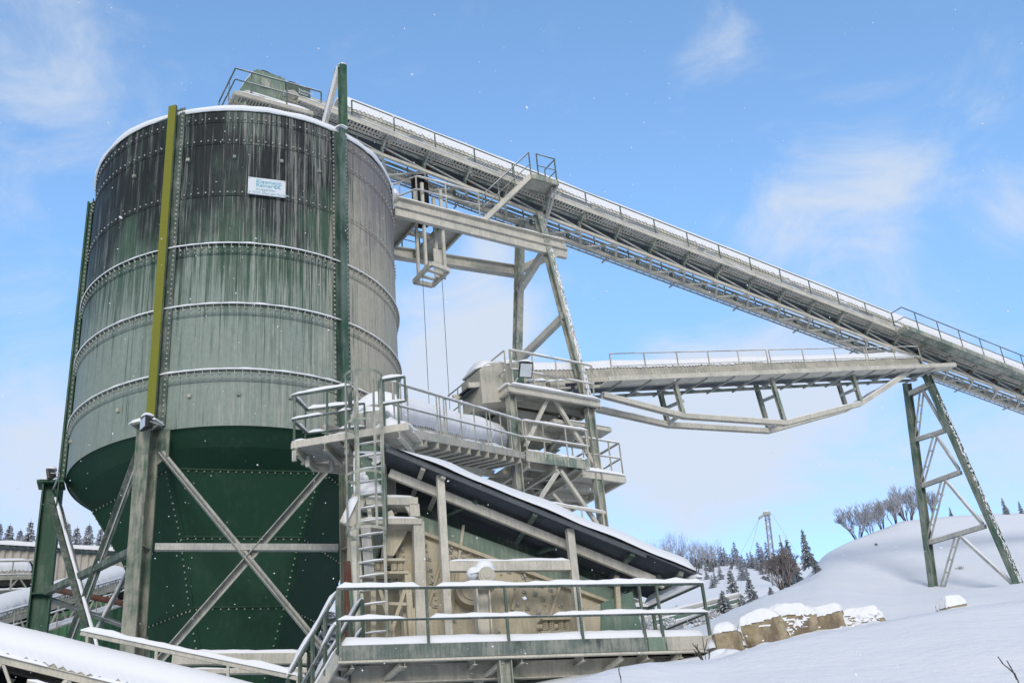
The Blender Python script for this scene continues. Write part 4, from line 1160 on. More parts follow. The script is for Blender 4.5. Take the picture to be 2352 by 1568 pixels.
shp('tie_beam', M['dusty2'], lambda m: m.beam(P1 + pu * .08 + Z * zb_, P2 - pu * .08 + Z * zb_, .14, .20), lambda s: s.snow(P1 + pu * .1 + Z * (zb_ + .1), P2 - pu * .1 + Z * (zb_ + .1), .16, .08))
shp('corner_post', M['dusty2'], lambda m: m.beam(fS(897, 1180, 2.3), fS(893, 1040, 2.3), .26, .1, pv))
shp('side_sheet', M['dark'], lambda m: m.prism([S(1.15, 1.3, 8.2), S(1.15, 2.9, 8.2), S(1.15, 2.9, 6.6), S(1.15, 1.3, 6.9)], pu * .04))
shp('rear_sheet', M['roofpan'], lambda m: m.prism([S(1.2, 2.85, 8.3), S(2.1, 2.85, 7.9), S(2.1, 2.85, 6.2), S(1.2, 2.85, 6.2)], pv * .04))

# ---------------------------------------------------------------- vibrating screen
vs = thing('vibrating_screen', 'dusty beige vibrating screen with riveted side plates and coil springs under the shelter', 'screen', S(3.2, 2, PZ_))
def vp(name, mat, fn, snow=None, label=None, parent=None, kind=None):
    m = MB(); fn(m); o = m.build(name, mat, parent or vs, label=label, kind=kind)
    if snow:
        s = MB(); snow(s); s.build('snow', M['snow'], o)
    return o
SO = 2.1
M['sand'] = painted('caked_sand', (.40, .37, .285), (.56, .50, .375), .36, .58, 1.3, .9)
def poly(pts, o, thick, mat, name, label=None, parent=None):
    return vp(name, mat, lambda m: m.prism([fS(x, y, o) for x, y in pts], pv * thick), label=label, parent=parent)
sp_ = poly([(905, 1215), (962, 1205), (1215, 1300), (1385, 1372), (1405, 1395), (1345, 1452), (1300, 1500), (930, 1500)], SO, .05, M['sand'], 'side_plate')
poly([(955, 1180), (1262, 1290), (1500, 1392), (1490, 1412), (1262, 1330), (955, 1216)], SO - .06, .05, M['headbox'], 'top_beam', 'pale green sloping top beam')
poly([(955, 1212), (1262, 1326), (1420, 1385), (1420, 1392), (1262, 1334), (955, 1220)], SO - .14, .14, M['sand'], 'top_flange')
poly([(1330, 1330), (1460, 1385), (1400, 1420), (1330, 1400)], SO + .35, .05, M['sand'], 'end_plate')
for pts in ([(1062, 1205), (1068, 1205), (1035, 1450), (1028, 1450)], [(1190, 1330), (1196, 1332), (1180, 1400), (1174, 1398)], [(1283, 1345), (1289, 1347), (1262, 1430), (1256, 1428)], [(1010, 1290), (1016, 1290), (985, 1400), (979, 1400)]):
    poly(pts, SO - .07, .07, M['sand'], 'rib')
poly([(958, 1190), (972, 1190), (978, 1478), (963, 1478)], SO - .25, .2, M['greygreen'], 'frame_post')
# washers / bolts in slanting rows
m = MB(); random.seed(2)
rowsB = [((975, 1225), (1000, 1390), 7), ((1035, 1255), (1170, 1310), 7), ((1040, 1235), (1030, 1300), 3), ((1075, 1265), (1245, 1340), 5), ((1170, 1300), (1265, 1350), 4), ((1185, 1345), (1290, 1390), 6), ((1160, 1380), (1260, 1412), 5), ((1105, 1430), (1185, 1462), 5), ((930, 1230), (905, 1330), 4), ((1050, 1280), (1120, 1300), 4), ((985, 1390), (1045, 1420), 3)]
for a, b, n in rowsB:
    for i in range(n):
        t = i / max(1, n - 1); p = fS(a[0] + (b[0] - a[0]) * t + random.uniform(-3, 3), a[1] + (b[1] - a[1]) * t + random.uniform(-3, 3), SO - .02)
        m.box(p, .10, .03, .10, (pu + Z * -.2).normalized(), pv); m.tube(p - pv * .01, p - pv * .06, .028, 6)
        if i % 2: m.tube(p - Z * .14 + pu * .03, p - Z * .14 + pu * .03 - pv * .03, .02, 6)
m.build('bolts', M['dust'], sp_, kind='stuff')
# drive: flywheel guard and motor
fwp = fS(1078, 1358, SO - .1)
m = MB(); m.tube(fwp + pv * .1, fwp - pv * .25, .34, 28); m.tube(fwp - pv * .25, fwp - pv * .29, .24, 24); m.build('flywheel_guard', M['sand'], vs)
m = MB(); m.tube(fwp + pv * .12, fwp + pv * .16, .48, 28); m.build('bearing_ring', M['greygreen'], vs)
mo = fS(1112, 1328, .62)
m = MB(); m.tube(mo + pv * .25, mo - pv * .25, .17, 20); m.tube(mo - pv * .25, mo - pv * .27, .14, 18); m.tube(mo - pv * .27, mo - pv * .285, .07, 14)
for i in range(18):
    a = i * math.pi / 9; d = pu * math.cos(a) + Z * math.sin(a); m.beam(mo + d * .17 - pv * .2, mo + d * .17 + pv * .2, .012, .03, d)
m.box(mo - Z * .2, .34, .4, .06, pu, pv)
mot = m.build('drive_motor', M['dust'], vs)
s_ = MB(); s_.snow(mo - pu * .30 + Z * .06, mo + pu * .19 + Z * .13, .46, .24, 6); s_.ball(mo + Z * .20 + pu * .02, .20, 12, 8, (1.0, 1.0, .85)); s_.ball(mo - pu * .2 + Z * .1, .15, 12, 8, (1.0, 1.1, .9)); s_.build('snow_cap', M['snow'], mot)
vp('motor_stand', M['dusty2'], lambda m: (m.ibeam(fS(1106, 1352, .66), fS(1114, 1490, .66), .28, .28, .03, pu)))
# coil springs
def spring_set(xs, y0, y1, o, n_coil=6):
    for x in xs:
        b = fS(x, y1, o); t = fS(x, y0, o); h = t.z - b.z
        m = MB(); P = []
        for i in range(n_coil * 10 + 1):
            a = i / 10 * 2 * math.pi; P.append(b + pu * (.055 * math.cos(a)) + pv * (.055 * math.sin(a)) + Z * (h * i / (n_coil * 10)))
        m.pipe(P, .017, 5); m.tube(b, V((b.x, b.y, t.z)), .03, 8); m.build('coil_spring', M['sand'], vs)
spring_set((867, 882, 905, 920), 1287, 1311, SO - .45)
spring_set((1254, 1268, 1290, 1304), 1422, 1448, SO - .45)
def hplate(x0, x1, y, o, d, th, name, mat, snow=.0, yr=None):
    p, q = fS(x0, y, o), fS(x1, y if yr is None else yr, o); q.z = p.z if yr is None else q.z
    return vp(name, mat, lambda m: m.beam(p + pv * d / 2, q + pv * d / 2, d, th), (lambda s: s.snow(p + pv * d / 2 + Z * th / 2, q + pv * d / 2 + Z * th / 2, d * .95, snow)) if snow else None)
hplate(858, 932, 1285, SO - .6, .4, .04, 'spring_seat', M['sand'], .035)
hplate(855, 938, 1314, SO - .6, .4, .05, 'spring_seat', M['sand'], .03)
hplate(1246, 1312, 1420, SO - .6, .4, .04, 'spring_seat', M['sand'], .0)
hplate(1243, 1316, 1452, SO - .6, .4, .07, 'spring_seat', M['sand'], .03)
for x0, y0, x1, y1, w in ((856, 1316, 858, 1476, .1), (935, 1316, 946, 1476, .12), (858, 1345, 940, 1345, .08), (858, 1385, 938, 1387, .06), (870, 1345, 905, 1470, .07), (932, 1345, 893, 1470, .07), (1240, 1452, 1243, 1490, .1), (1312, 1452, 1316, 1490, .1), (955, 1398, 958, 1478, .2), (975, 1395, 983, 1478, .22)):
    p, q = fS(x0, y0, SO - .5), fS(x1, y1, SO - .5)
    vp('pedestal_frame', M['sand'], lambda m: m.beam(p, q, w, w, pv))
# feed end
poly([(885, 1205), (945, 1205), (905, 1275), (880, 1275)], SO - .3, .3, M['sand'], 'feed_cheek')
hplate(841, 960, 1149, SO - .7, .5, .16, 'feed_beam', M['dusty2'], .10)
hplate(828, 968, 1196, SO - .75, .5, .12, 'feed_beam', M['dusty2'], .09)
for x0, y0, x1, y1, w in ((950, 1160, 952, 1188, .2), (846, 1160, 850, 1190, .08), (925, 1150, 948, 1185, .08), (893, 1175, 905, 1202, .12), (960, 1200, 968, 1480, .22), (812, 1215, 830, 1480, .18), (838, 1215, 848, 1330, .2)):
    p, q = fS(x0, y0, SO - .6), fS(x1, y1, SO - .6)
    vp('feed_frame', M['dusty2'] if x0 != 838 else M['galv'], lambda m: m.beam(p, q, w, w, pv))
vp('feed_frame', M['redpipe'], lambda m: m.beam(fS(800, 1290, SO - .1), fS(803, 1480, SO - .1), .16, .16, pv))
poly([(800, 1350), (835, 1330), (830, 1480), (815, 1480)], SO - .2, .05, M['chute'], 'green_cheek')
poly([(808, 1105), (832, 1020), (885, 1020), (890, 1140), (835, 1140), (806, 1140)], SO - .4, .4, M['chute'], 'feed_chute', 'green feed chute plastered with frozen snow')
m = MB(); rows = []
for i in range(47):
    row = []
    for j in range(33):
        x = 812 + 74 * j / 32; y = 1036 + 98 * i / 46
        row.append(fS(x, y, SO - .43 - .05 * (noise.noise(V((i * .17, j * .17, 3))) + .4) - .02 * noise.noise(V((i * .6, j * .6, 3)))))
    rows.append(row)
m.grid(rows, True)
m.f = [f for f in m.f if noise.noise(m.v[f[0]] * 2.1) + .35 * noise.noise(m.v[f[0]] * 7) > -.16]; m.sm = [True] * len(m.f)
m.build('frozen_snow', M['snow'], vs)
for sgn in (0, 1):
    x = 800 + 12 * sgn; p, q = fS(805, 1180, SO - .7), fS(792, 1215, SO - .7)
vp('snowy_lip', M['dusty2'], lambda m: m.beam(fS(826, 1140, SO - .6), fS(795, 1205, SO - .6), .3, .1, pv), lambda s: s.snow(fS(826, 1138, SO - .6), fS(795, 1203, SO - .6), .3, .16))
# discharge chute at the right
poly([(1381, 1384), (1452, 1357), (1476, 1450), (1482, 1475), (1381, 1480)], SO - .35, .9, M['chute'], 'discharge_chute', 'clean green discharge chute at the low end')
poly([(1340, 1395), (1380, 1385), (1380, 1480), (1345, 1480)], SO - .3, .4, M['sand'], 'chute_cheek')
vp('chute_post', M['sand'], lambda m: m.beam(fS(1416, 1322, SO - .42), fS(1420, 1400, SO - .42), .1, .1, pv))
poly([(925, 1395), (958, 1400), (960, 1478), (930, 1478)], SO - .28, .3, M['sand'], 'counter_plate')

poly([(798, 1185), (960, 1185), (962, 1495), (798, 1495)], SO + 1.2, .05, M['sand'], 'rear_plate')
# ---------------------------------------------------------------- ground, bank, hills
def lerp(a, b, t): return a + (b - a) * t
def interp(tab, x):
    for (x0, *a), (x1, *b) in zip(tab, tab[1:]):
        if x <= x1 or (x1, *b) == tab[-1]:
            t = (x - x0) / (x1 - x0); t = max(0, min(1, t)) if x > tab[-1][0] or x < tab[0][0] else t
            return [lerp(p, q, t) for p, q in zip(a, b)]
m = MB(); rows = []
rr = [0, 4, 10, 25, 60, 150, 400, 1000, 3000]
for r in rr: rows.append([V((r * math.cos(2 * math.pi * j / 64), r * math.sin(2 * math.pi * j / 64), -2.0)) for j in range(64)])
m.grid(rows, True, True); m.build('ground', M['groundsnow'], kind='structure')

crest = [(1180, 1600, 10.0), (1290, 1571, 10.5), (1347, 1553, 11), (1411, 1533, 11.5), (1488, 1520, 12), (1569, 1519, 12.5), (1646, 1512, 13), (1723, 1487, 13.5), (1796, 1468, 14), (1881, 1451, 14.5), (1988, 1434, 15), (2073, 1417, 15.5), (2201, 1395, 16), (2352, 1378, 16.5), (2700, 1345, 17.5), (3300, 1290, 19)]
m = MB(); rows = []
K = 95
for i in range(K + 1):
    x = 1180 + (3300 - 1180) * i / K; y, Y = interp(crest, x); c = atY(x, y, Y)
    near = V((c.x * .12 + .25 * (i / K), c.z * 0 + 1.2, -1.75))
    row = []
    for j in range(25):
        t = j / 24; p = near.lerp(c, t)
        p.z = lerp(near.z, c.z, 1 - (1 - t) ** 1.25) if False else lerp(near.z, c.z, t ** .92)
        if 0 < j < 24: p.z += .10 * t * (1 - t) * 4 * noise.noise(V((p.x * .35, p.y * .3, 1))) + .03 * t * (1 - t) * 4 * noise.noise(V((p.x * 1.1, p.y * 1.1, 2)))
        row.append(p)
    for dY, dz in ((.5, -.03), (1.3, -.35), (3, -1.1), (5, -1.6)):
        d = V((c.x, c.y, 0)).normalized(); row.append(c + d * dY + Z * dz)
    rows.append(row)
m.grid(rows, True); m.build('snow_bank', M['groundsnow'], kind='structure')

hcols = [(1200, 1600, 17, 1540, 25, 1500, 38, 1490, 46), (1480, 1560, 17, 1500, 25, 1470, 36, 1462, 46), (1640, 1535, 17, 1455, 26, 1428, 36, 1418, 50), (1740, 1512, 17, 1408, 27, 1385, 38, 1372, 52), (1800, 1490, 18, 1398, 28, 1366, 40, 1352, 50),
         (1850, 1478, 18, 1388, 28, 1358, 42, 1328, 54), (1894, 1470, 18, 1384, 28, 1352, 43, 1272, 60), (1945, 1462, 18, 1384, 28, 1352, 44, 1246, 63), (1988, 1452, 18, 1388, 28, 1356, 44, 1229, 66), (2073, 1437, 18, 1388, 28, 1362, 45, 1196, 70),
         (2201, 1412, 19, 1376, 28, 1355, 45, 1183, 72), (2352, 1395, 19, 1362, 28, 1340, 45, 1177, 74), (2750, 1362, 20, 1330, 28, 1310, 45, 1160, 80), (3400, 1300, 21, 1275, 29, 1250, 46, 1110, 84)]
def hillpt(x, t):
    y0, Y0, y1, Y1, y2, Y2, y3, Y3 = interp(hcols, x)
    seg = [(y0, Y0), (y1, Y1), (y2, Y2), (y3, Y3)]
    u = t * 3; k = min(2, int(u)); f = u - k
    P = [atY(x, *s_) for s_ in seg]
    p = P[k].lerp(P[k + 1], f)
    if t < 1: p.z += .22 * noise.noise(V((p.x * .16, p.y * .16, 3))) * min(1, (1 - t) * 5) + .07 * noise.noise(V((p.x * .7, p.y * .7, 8))) * min(1, (1 - t) * 5)
    return p
m = MB(); rows = []
for i in range(151):
    x = 1200 + 2150 * i / 150
    row = [hillpt(x, j / 45) for j in range(46)]
    c = row[-1]; d = V((c.x, c.y, 0)).normalized()
    row += [c + d * 2 + Z * .1, c + d * 8 - Z * .8, c + d * 30 - Z * 6, c + d * 70 - Z * 25]
    rows.append(row)
m.grid(rows, True); m.build('hill', M['groundsnow'], kind='structure')

fcols = [(500, 1640, 75, 1580, 100, 1440, 150), (1000, 1560, 70, 1500, 100, 1330, 150), (1450, 1500, 70, 1440, 100, 1300, 150), (1600, 1450, 72, 1380, 98, 1292, 150), (1700, 1430, 72, 1352, 98, 1292, 152), (1800, 1400, 74, 1335, 100, 1292, 155), (1900, 1380, 76, 1320, 100, 1288, 158), (2300, 1330, 90, 1290, 110, 1262, 165)]
def farpt(x, t):
    y0, Y0, y1, Y1, y2, Y2 = interp(fcols, x); P = [atY(x, y0, Y0), atY(x, y1, Y1), atY(x, y2, Y2)]
    u = t * 2; k = min(1, int(u)); p = P[k].lerp(P[k + 1], u - k)
    p.z += .8 * noise.noise(V((p.x * .07, p.y * .07, 3))) * min(1, (1 - t) * 4)
    return p
m = MB(); rows = []
for i in range(81):
    x = 500 + 1800 * i / 80; row = [farpt(x, j / 30) for j in range(31)]
    c = row[-1]; d = V((c.x, c.y, 0)).normalized(); row += [c + d * 20, c + d * 80 - Z * 12]
    rows.append(row)
m.grid(rows, True); m.build('far_hillside', M['groundsnow'], kind='structure')

# quarry bench on the left that carries the shed
BZ = 2.5
m = MB(); m.grid([[V((-90, 36, -2)), V((-40, 36, -2)), V((-14, 40, -2)), V((14, 52, -2)), V((26, 64, -2))], [V((-90, 40, BZ)), V((-40, 40, BZ)), V((-16, 44, BZ)), V((10, 56, BZ)), V((20, 68, BZ))], [V((-90, 70, BZ + 1)), V((-40, 70, BZ + 1)), V((-16, 70, BZ + 1)), V((4, 78, BZ + 1)), V((14, 90, BZ + 1))], [V((-120, 120, BZ + 10)), V((-40, 120, BZ + 10)), V((-16, 120, BZ + 10)), V((0, 120, BZ + 10)), V((14, 125, BZ + 10))], [V((-190, 200, 52)), V((-90, 200, 52)), V((-40, 200, 50)), V((-10, 200, 36)), V((14, 200, 20))], [V((-190, 300, 46)), V((-90, 300, 46)), V((-40, 300, 46)), V((-10, 300, 36)), V((14, 300, 20))]], True)
m.build('quarry_bench', M['groundsnow'], kind='structure')

# ---------------------------------------------------------------- shed at the left
A = atS(0, 1262, 48); sdir = hdir(30); sn = V((sdir.y, -sdir.x, 0)); zt = A.z
shd = thing('industrial_shed', 'long corrugated shed with beige upper and green lower wall behind the silo', 'shed', V((A.x, A.y, BZ)))
def W_(a, z, o=0): return V((A.x, A.y, 0)) + sdir * a + sn * o + Z * z
zsp = atP(150, 1333, W_(0, 0), sn).z
x0, x1 = -24, 12.5
def corr(z0, z1, a0, a1, mat, name, per=.28, amp=.035, o=0):
    m = MB(); n = int((a1 - a0) / (per / 4)); lo, hi = [], []
    for i in range(n + 1):
        a = a0 + (a1 - a0) * i / n; d = amp * (1 if i % 4 in (0, 1) else -1) + o
        lo.append(W_(a, z0, d)); hi.append(W_(a, z1, d))
    m.grid([lo, hi], False); return m.build(name, mat, shd)
corr(zsp, zt, x0, x1, M['shedtop'], 'upper_wall'); corr(BZ - .5, zsp - .004, x0, x1, M['shedgreen'], 'lower_wall')
m = MB(); rows = []
n = int((x1 - x0) / .12)
for i in range(n + 1):
    a = x0 - .2 + (x1 - x0 + .4) * i / n; d = .05 if i % 2 else 0
    rows.append([W_(a, zt + .06 + d, .35), W_(a, zt + .5 + d, -6)])
m.grid(rows, False); rf = m.build('roof', M['dark'], shd)
m = MB(); m.grid([[W_(x0 - .2 + .5 * i, zt + .10, .38) for i in range(75)], [W_(x0 - .2 + .5 * i, zt + .26 + .04 * noise.noise(V((i * .7, 0, 0))), .40) for i in range(75)], [W_(x0 - .2 + .5 * i, zt + .32, 0) for i in range(75)], [W_(x0 - .2 + .5 * i, zt + .75, -6) for i in range(75)]], True); m.build('roof_snow', M['snow'], rf)
m = MB(); m.prism([W_(x1, BZ - .5), W_(x1, zt), W_(x1, zt + .45, -6), W_(x1, BZ - .5, -6)], sdir * .05); m.build('gable_wall', M['shedgreen'], shd)
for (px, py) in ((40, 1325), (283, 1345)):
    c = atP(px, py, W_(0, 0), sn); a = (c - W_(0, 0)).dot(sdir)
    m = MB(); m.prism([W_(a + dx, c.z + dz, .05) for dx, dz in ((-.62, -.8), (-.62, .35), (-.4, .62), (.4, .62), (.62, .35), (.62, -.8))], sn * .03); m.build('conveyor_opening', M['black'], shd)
# two covered conveyors that run into it
def bgconv(label, p, q, r, rail, seed):
    Fr = Frame(p, q - p); L = (q - p).length
    t = thing('belt_conveyor', label, 'conveyor', p - Z * .6)
    hood(t, Fr, 0, L, 0, .1, r, M['dust'], 12, 1.0, .2, .014, seed, .12)
    m = MB()
    for v in (-r, r): m.beam(Fr.P(0, v, .0), Fr.P(L, v, .0), .08, .16)
    m.build('upper_stringer', M['dust'], t)
    for v in (-r, r):
        m = MB(); m.beam(Fr.P(0, v, -.75), Fr.P(L, v, -.75), .09, .10); m.build('lower_stringer', M['dust'], t)
        s = 0; m = MB()
        while s < L - .8: m.beam(Fr.P(s, v, -.75), Fr.P(s + .6, v, 0), .05, .05); m.beam(Fr.P(s + .6, v, 0), Fr.P(s + 1.2, v, -.75), .05, .05); s += 1.2
        m.build('truss_web', M['dust'], t)
    m = MB(); m.beam(Fr.P(0, 0, -.3), Fr.P(L, 0, -.3), r * 1.7, .03); m.build('return_belt', M['black'], t)
    if rail:
        m = MB(); m.beam(Fr.P(0, -r - .45, -.62), Fr.P(L, -r - .45, -.62), .75, .04); w_ = m.build('walkway_plate', M['dust'], t)
        m = MB(); m.snow(Fr.P(0, -r - .45, -.6), Fr.P(L, -r - .45, -.6), .6, .12, 3); m.build('snow', M['snow'], w_)
        handrail(t, [Fr.P(0, -r - .8, -.62), Fr.P(L, -r - .8, -.62)], None, 1.05, (.55,), .03, M['railg'], .05, spacing=1.2)
    return Fr
bgconv('snowy conveyor tube entering the beige shed wall at far left edge', atS(-520, 1350, 42.5), atS(52, 1332, 46.0), .56, True, 3)
_q = atS(262, 1345, 46.5); W_B = _q + (atS(-130, 1462, 38) - _q) * 1.6
bgconv('snow laden conveyor climbing behind the left silo column into the shed', W_B, atS(262, 1345, 46.5), .58, True, 6)
m = MB(); m.tube(atY(122, 1352, 36), atY(318, 1392, 37), .10, 10); o = m.build('rusty_pipe', M['redpipe']); setp(o, 'red brown pipe running behind the left silo columns', 'pipe')
m = MB(); m.box(W_(9.5, zsp - 1.9, 1.6), 1.6, 1.6, 1.6, sdir, -sn); rc = m.build('feed_bin', M['dust']); setp(rc, 'small dusty feed bin in front of the green shed wall', 'bin')

# ---------------------------------------------------------------- conveyor crossing the lower left corner
o_ = atY(-60, 1497, 19.0); e_ = atY(640, 1668, 19.6)
LC = Frame(o_, e_ - o_); LL_ = (e_ - o_).length
lc = thing('belt_conveyor', 'snow buried conveyor with open pale truss crossing the lower left corner', 'conveyor', o_ - Z)
hood(lc, LC, -7, LL_, 0, .0, .46, M['dust'], 5, 1.0, .16, .012, 8, .12)
for v in (-.46, .46):
    m = MB(); m.ibeam(LC.P(-7, v, -.06), LC.P(LL_, v, -.06), .10, .13, .015); m.build('upper_stringer', M['dusty2'], lc)
    m = MB(); m.beam(LC.P(-7, v, -.80), LC.P(LL_, v, -.80), .10, .12); o = m.build('lower_stringer', M['dusty2'], lc)
    s_ = MB(); s_.snow(LC.P(-7, v, -.74), LC.P(LL_, v, -.74), .10, .08, 2, gaps=.2); s_.build('snow', M['snow'], o)
    s = -6.65
    while s < LL_ - 1:
        m = MB(); m.beam(LC.P(s, v, -.76), LC.P(s + .42, v, -.12), .07, .07); m.build('truss_post', M['dusty2'], lc)
        m = MB(); m.beam(LC.P(s + .45, v, -.12), LC.P(s + .80, v, -.76), .05, .05); m.build('truss_diagonal', M['dust'], lc)
        s += 1.15
m = MB(); m.beam(LC.P(-7, 0, -.22), LC.P(LL_, 0, -.22), .8, .03); m.build('carrying_belt', M['black'], lc)
m = MB(); m.beam(LC.P(-7, 0, -.60), LC.P(LL_, 0, -.60), .7, .02); m.build('return_belt', M['black'], lc)
m = MB(); m.beam(LC.P(-7, .44, -.45), LC.P(LL_, .44, -.45), .02, .6); m.build('side_sheet', M['black'], lc)
s_ = MB(); snow_lumps(s_, lambda q: LC.P(q, -.49, .0), -6.9, LL_, .13, .05, 3, -.15, .06); s_.build('snow', M['snow'], lc, kind='stuff')
p, q = LC.P(1.2, -.62, -.32), LC.P(5.5, -.62, -.36)
m = MB(); m.tube(p, q, .03); o = m.build('cable_pipe', M['dusty2'], lc); s_ = MB(); s_.snow(p + Z * .02, q + Z * .02, .07, .05); s_.build('snow', M['snow'], o)
# railing behind it
p, q = atY(186, 1453, 20.2), atY(700, 1560, 20.6)
hrl = thing('guard_rail', 'snow topped guard rail sloping beside the lower left conveyor', 'railing', p - Z * 1)
m = MB(); m.beam(p, q, .06, .08); o = m.build('rail', M['dusty2'], hrl)
m = MB(); m.beam(p - Z * .5, q - Z * .5, .05, .06); m.build('rail', M['dust'], hrl)
s_ = MB(); s_.snow(p + Z * .04, q + Z * .04, .14, .12, 5); s_.build('snow', M['snow'], o)
for t in (.03, .34, .66, .97):
    c = p.lerp(q, t); m = MB(); m.beam(c - Z * 1.0, c, .05, .05); m.build('post', M['dusty2'], hrl)
p, q = atY(470, 1512, 22), atY(705, 1512, 22.2)
br = thing('pipe_bridge', 'pair of snowy horizontal beams under the silo hopper left of the platform stair', 'beam', p - Z)
for dz, h in ((0, .2), (-.24, .08)):
    m = MB(); m.beam(p + Z * dz - pu * .6, q + Z * dz, .2, h); o = m.build('beam', M['dusty2'], br); s_ = MB(); s_.snow(p + Z * (dz + h / 2) - pu * .6, q + Z * (dz + h / 2), .18, .10 if h > .1 else .05); s_.build('snow', M['snow'], o)
for t in (.05, .95):
    c = p.lerp(q, t); m = MB(); m.beam(c - Z * .25, c - Z * 1.6, .14, .14); m.build('post', M['dust'], br)
# pale pipes running down the slope at the right of the platform
for k, lab in enumerate(('uppermost pale snow topped pipe of the three beyond the platform rail', 'middle greenish snow topped pipe of the three beyond the platform rail', 'lowest pale snow topped pipe of the three beyond the platform rail')):
    p, q = atY(1420, 1436 + 15 * k, 40), atY(1700, 1366 + 11 * k, 46)
    r = .10
    m = MB(); m.tube(p, q, r, 10); o = m.build('pipe', M['chute'] if k == 1 else M['pipe'], loc=(p + q) / 2); setp(o, lab, 'pipe', 'pipes beyond the platform')
    s_ = MB(); s_.snow(p + Z * r * .7, q + Z * r * .7, .18, .11, k); s_.build('snow', M['snow'], o)
    if k == 2:
        for t in (.1, .5, .9):
            c = p.lerp(q, t); m = MB(); m.beam(c, c - Z * 1.5, .12, .12); m.build('post', M['dust'], o)
# ---------------------------------------------------------------- boulders
random.seed(11)
def boulder(c, sx, sy, sz, seed):
    rnd = random.Random(seed * 7); U = rnd.uniform; cuts = [(V((U(-.35, .35), -1, U(-.1, .35))).normalized(), U(.5, .65)), (V((U(-.2, .5), -1, U(-.3, .3))).normalized(), U(.6, .75)), (V((1, U(-.4, .3), U(-.1, .4))).normalized(), U(.72, .86)), (V((-1, U(-.4, .3), U(-.1, .4))).normalized(), U(.72, .86)), (V((U(-.3, .3), U(-.3, .1), 1)).normalized(), U(.5, .62))]
    for _ in range(5):
        n = V((rnd.gauss(0, 1), rnd.gauss(0, 1), rnd.gauss(0, .7))).normalized(); cuts.append((n, U(.75, .95)))
    bm = bmesh.new(); bmesh.ops.create_icosphere(bm, subdivisions=5, radius=1.35)
    for v in bm.verts:
        p = v.co.copy()
        for n, d in cuts:
            e = p.dot(n) - d
            if e > 0: p -= n * e
        p *= 1 + .05 * noise.noise(p * 2.5 + V((seed, 4, 0))) + .035 * noise.noise(p * 7 + V((seed, 1, 0))) + .02 * noise.noise(p * 17)
        v.co = V((p.x * sx, p.y * sy, p.z * sz))
    bm.normal_update(); m = MB(); m.v = [c + v.co for v in bm.verts]; m.f = [tuple(x.index for x in f.verts) for f in bm.faces]; m.sm = [False] * len(m.f)
    # snow that stays on everything flat enough, thick on top, thin at its ragged edge
    keep = [f for f in bm.faces if f.normal.z + .30 * noise.noise(f.calc_center_median() * 2.2 + V((seed, 0, 0))) > .33]
    ks = set(f.index for f in keep); sn = MB(); idx = {}
    depth = {}
    ring = set(v.index for f in keep for v in f.verts if any(g.index not in ks for g in v.link_faces)); cur = ring; lev = 0; seen = set()
    while cur and lev < 9:
        for q in cur: depth[q] = lev
        seen |= cur; nxt = set()
        for q in cur:
            bm.verts.ensure_lookup_table()
            for e in bm.verts[q].link_edges:
                o = e.other_vert(bm.verts[q]).index
                if o not in seen: nxt.add(o)
        cur = nxt; lev += 1
    for f in keep:
        for v in f.verts:
            if v.index not in idx:
                dd = min(1, depth.get(v.index, 9) / 6); th = math.sqrt(dd)
                idx[v.index] = len(sn.v); sn.v.append(c + v.co + v.normal * (.015 + .05 * th) + Z * (.14 * th * (1 + .5 * noise.noise(v.co * 2 + V((0, seed, 0))))))
        sn.f.append(tuple(idx[v.index] for v in f.verts)); sn.sm.append(True)
    bm.free(); return m, sn
def rockwithsnow(px0, py0, px1, py1, Y, label, seed, cap=.5):
    a, b = atY(px0, py1, Y), atY(px1, py0, Y); c = (a + b) / 2; sx = (b.x - a.x) / 2 * 1.18; sz = (b.z - a.z) / 2
    c.y += .5
    rk = thing('boulder', label, 'boulder', c - Z * sz, 'boulders on the snowy bank')
    m, sn = boulder(c - Z * sz * .2, sx * 1.22, sx * 1.0, sz * 1.6, seed); m.build('rock', M['rock'], rk); sn.build('snow_cap', M['snow'], rk)
    m = MB(); rows = []                             # drift banked up behind and around it
    for i in range(13):
        t = i / 12; row = []
        for j in range(36):
            an = 2 * math.pi * j / 36; k = 1 + .3 * noise.noise(V((math.cos(an) * 1.2, math.sin(an) * 1.2, seed)))
            row.append(c + V((sx * 1.35 * t * k * math.cos(an), sx * .75 + sx * 1.3 * t * k * math.sin(an), sz * (1.55 * (1 + .2 * noise.noise(V((t * 3, j * .2, seed)))) * math.cos(t * math.pi / 2) ** .8 - .4))))
        rows.append(row)
    m.grid(rows, True, True); m.build('snow_drift', M['groundsnow'], rk)
rockwithsnow(1655, 1428, 1706, 1492, 20.0, 'lone low ochre boulder nearest the platform end', 1)
rockwithsnow(1722, 1402, 1800, 1472, 20.4, 'big ochre boulder at the left end of the row', 2)
rockwithsnow(1795, 1386, 1866, 1458, 20.8, 'cracked ochre boulder in the middle of the row', 3)
rockwithsnow(1856, 1388, 1938, 1454, 21.0, 'rounded ochre boulder with a wide snow hood right of the cracked one', 4, .6)
rockwithsnow(1956, 1398, 2030, 1436, 21.2, 'low flat boulder mostly buried under snow', 5, .75)
rockwithsnow(2190, 1376, 2228, 1394, 21.8, 'small boulder near the foot of the trestle', 6, .7)

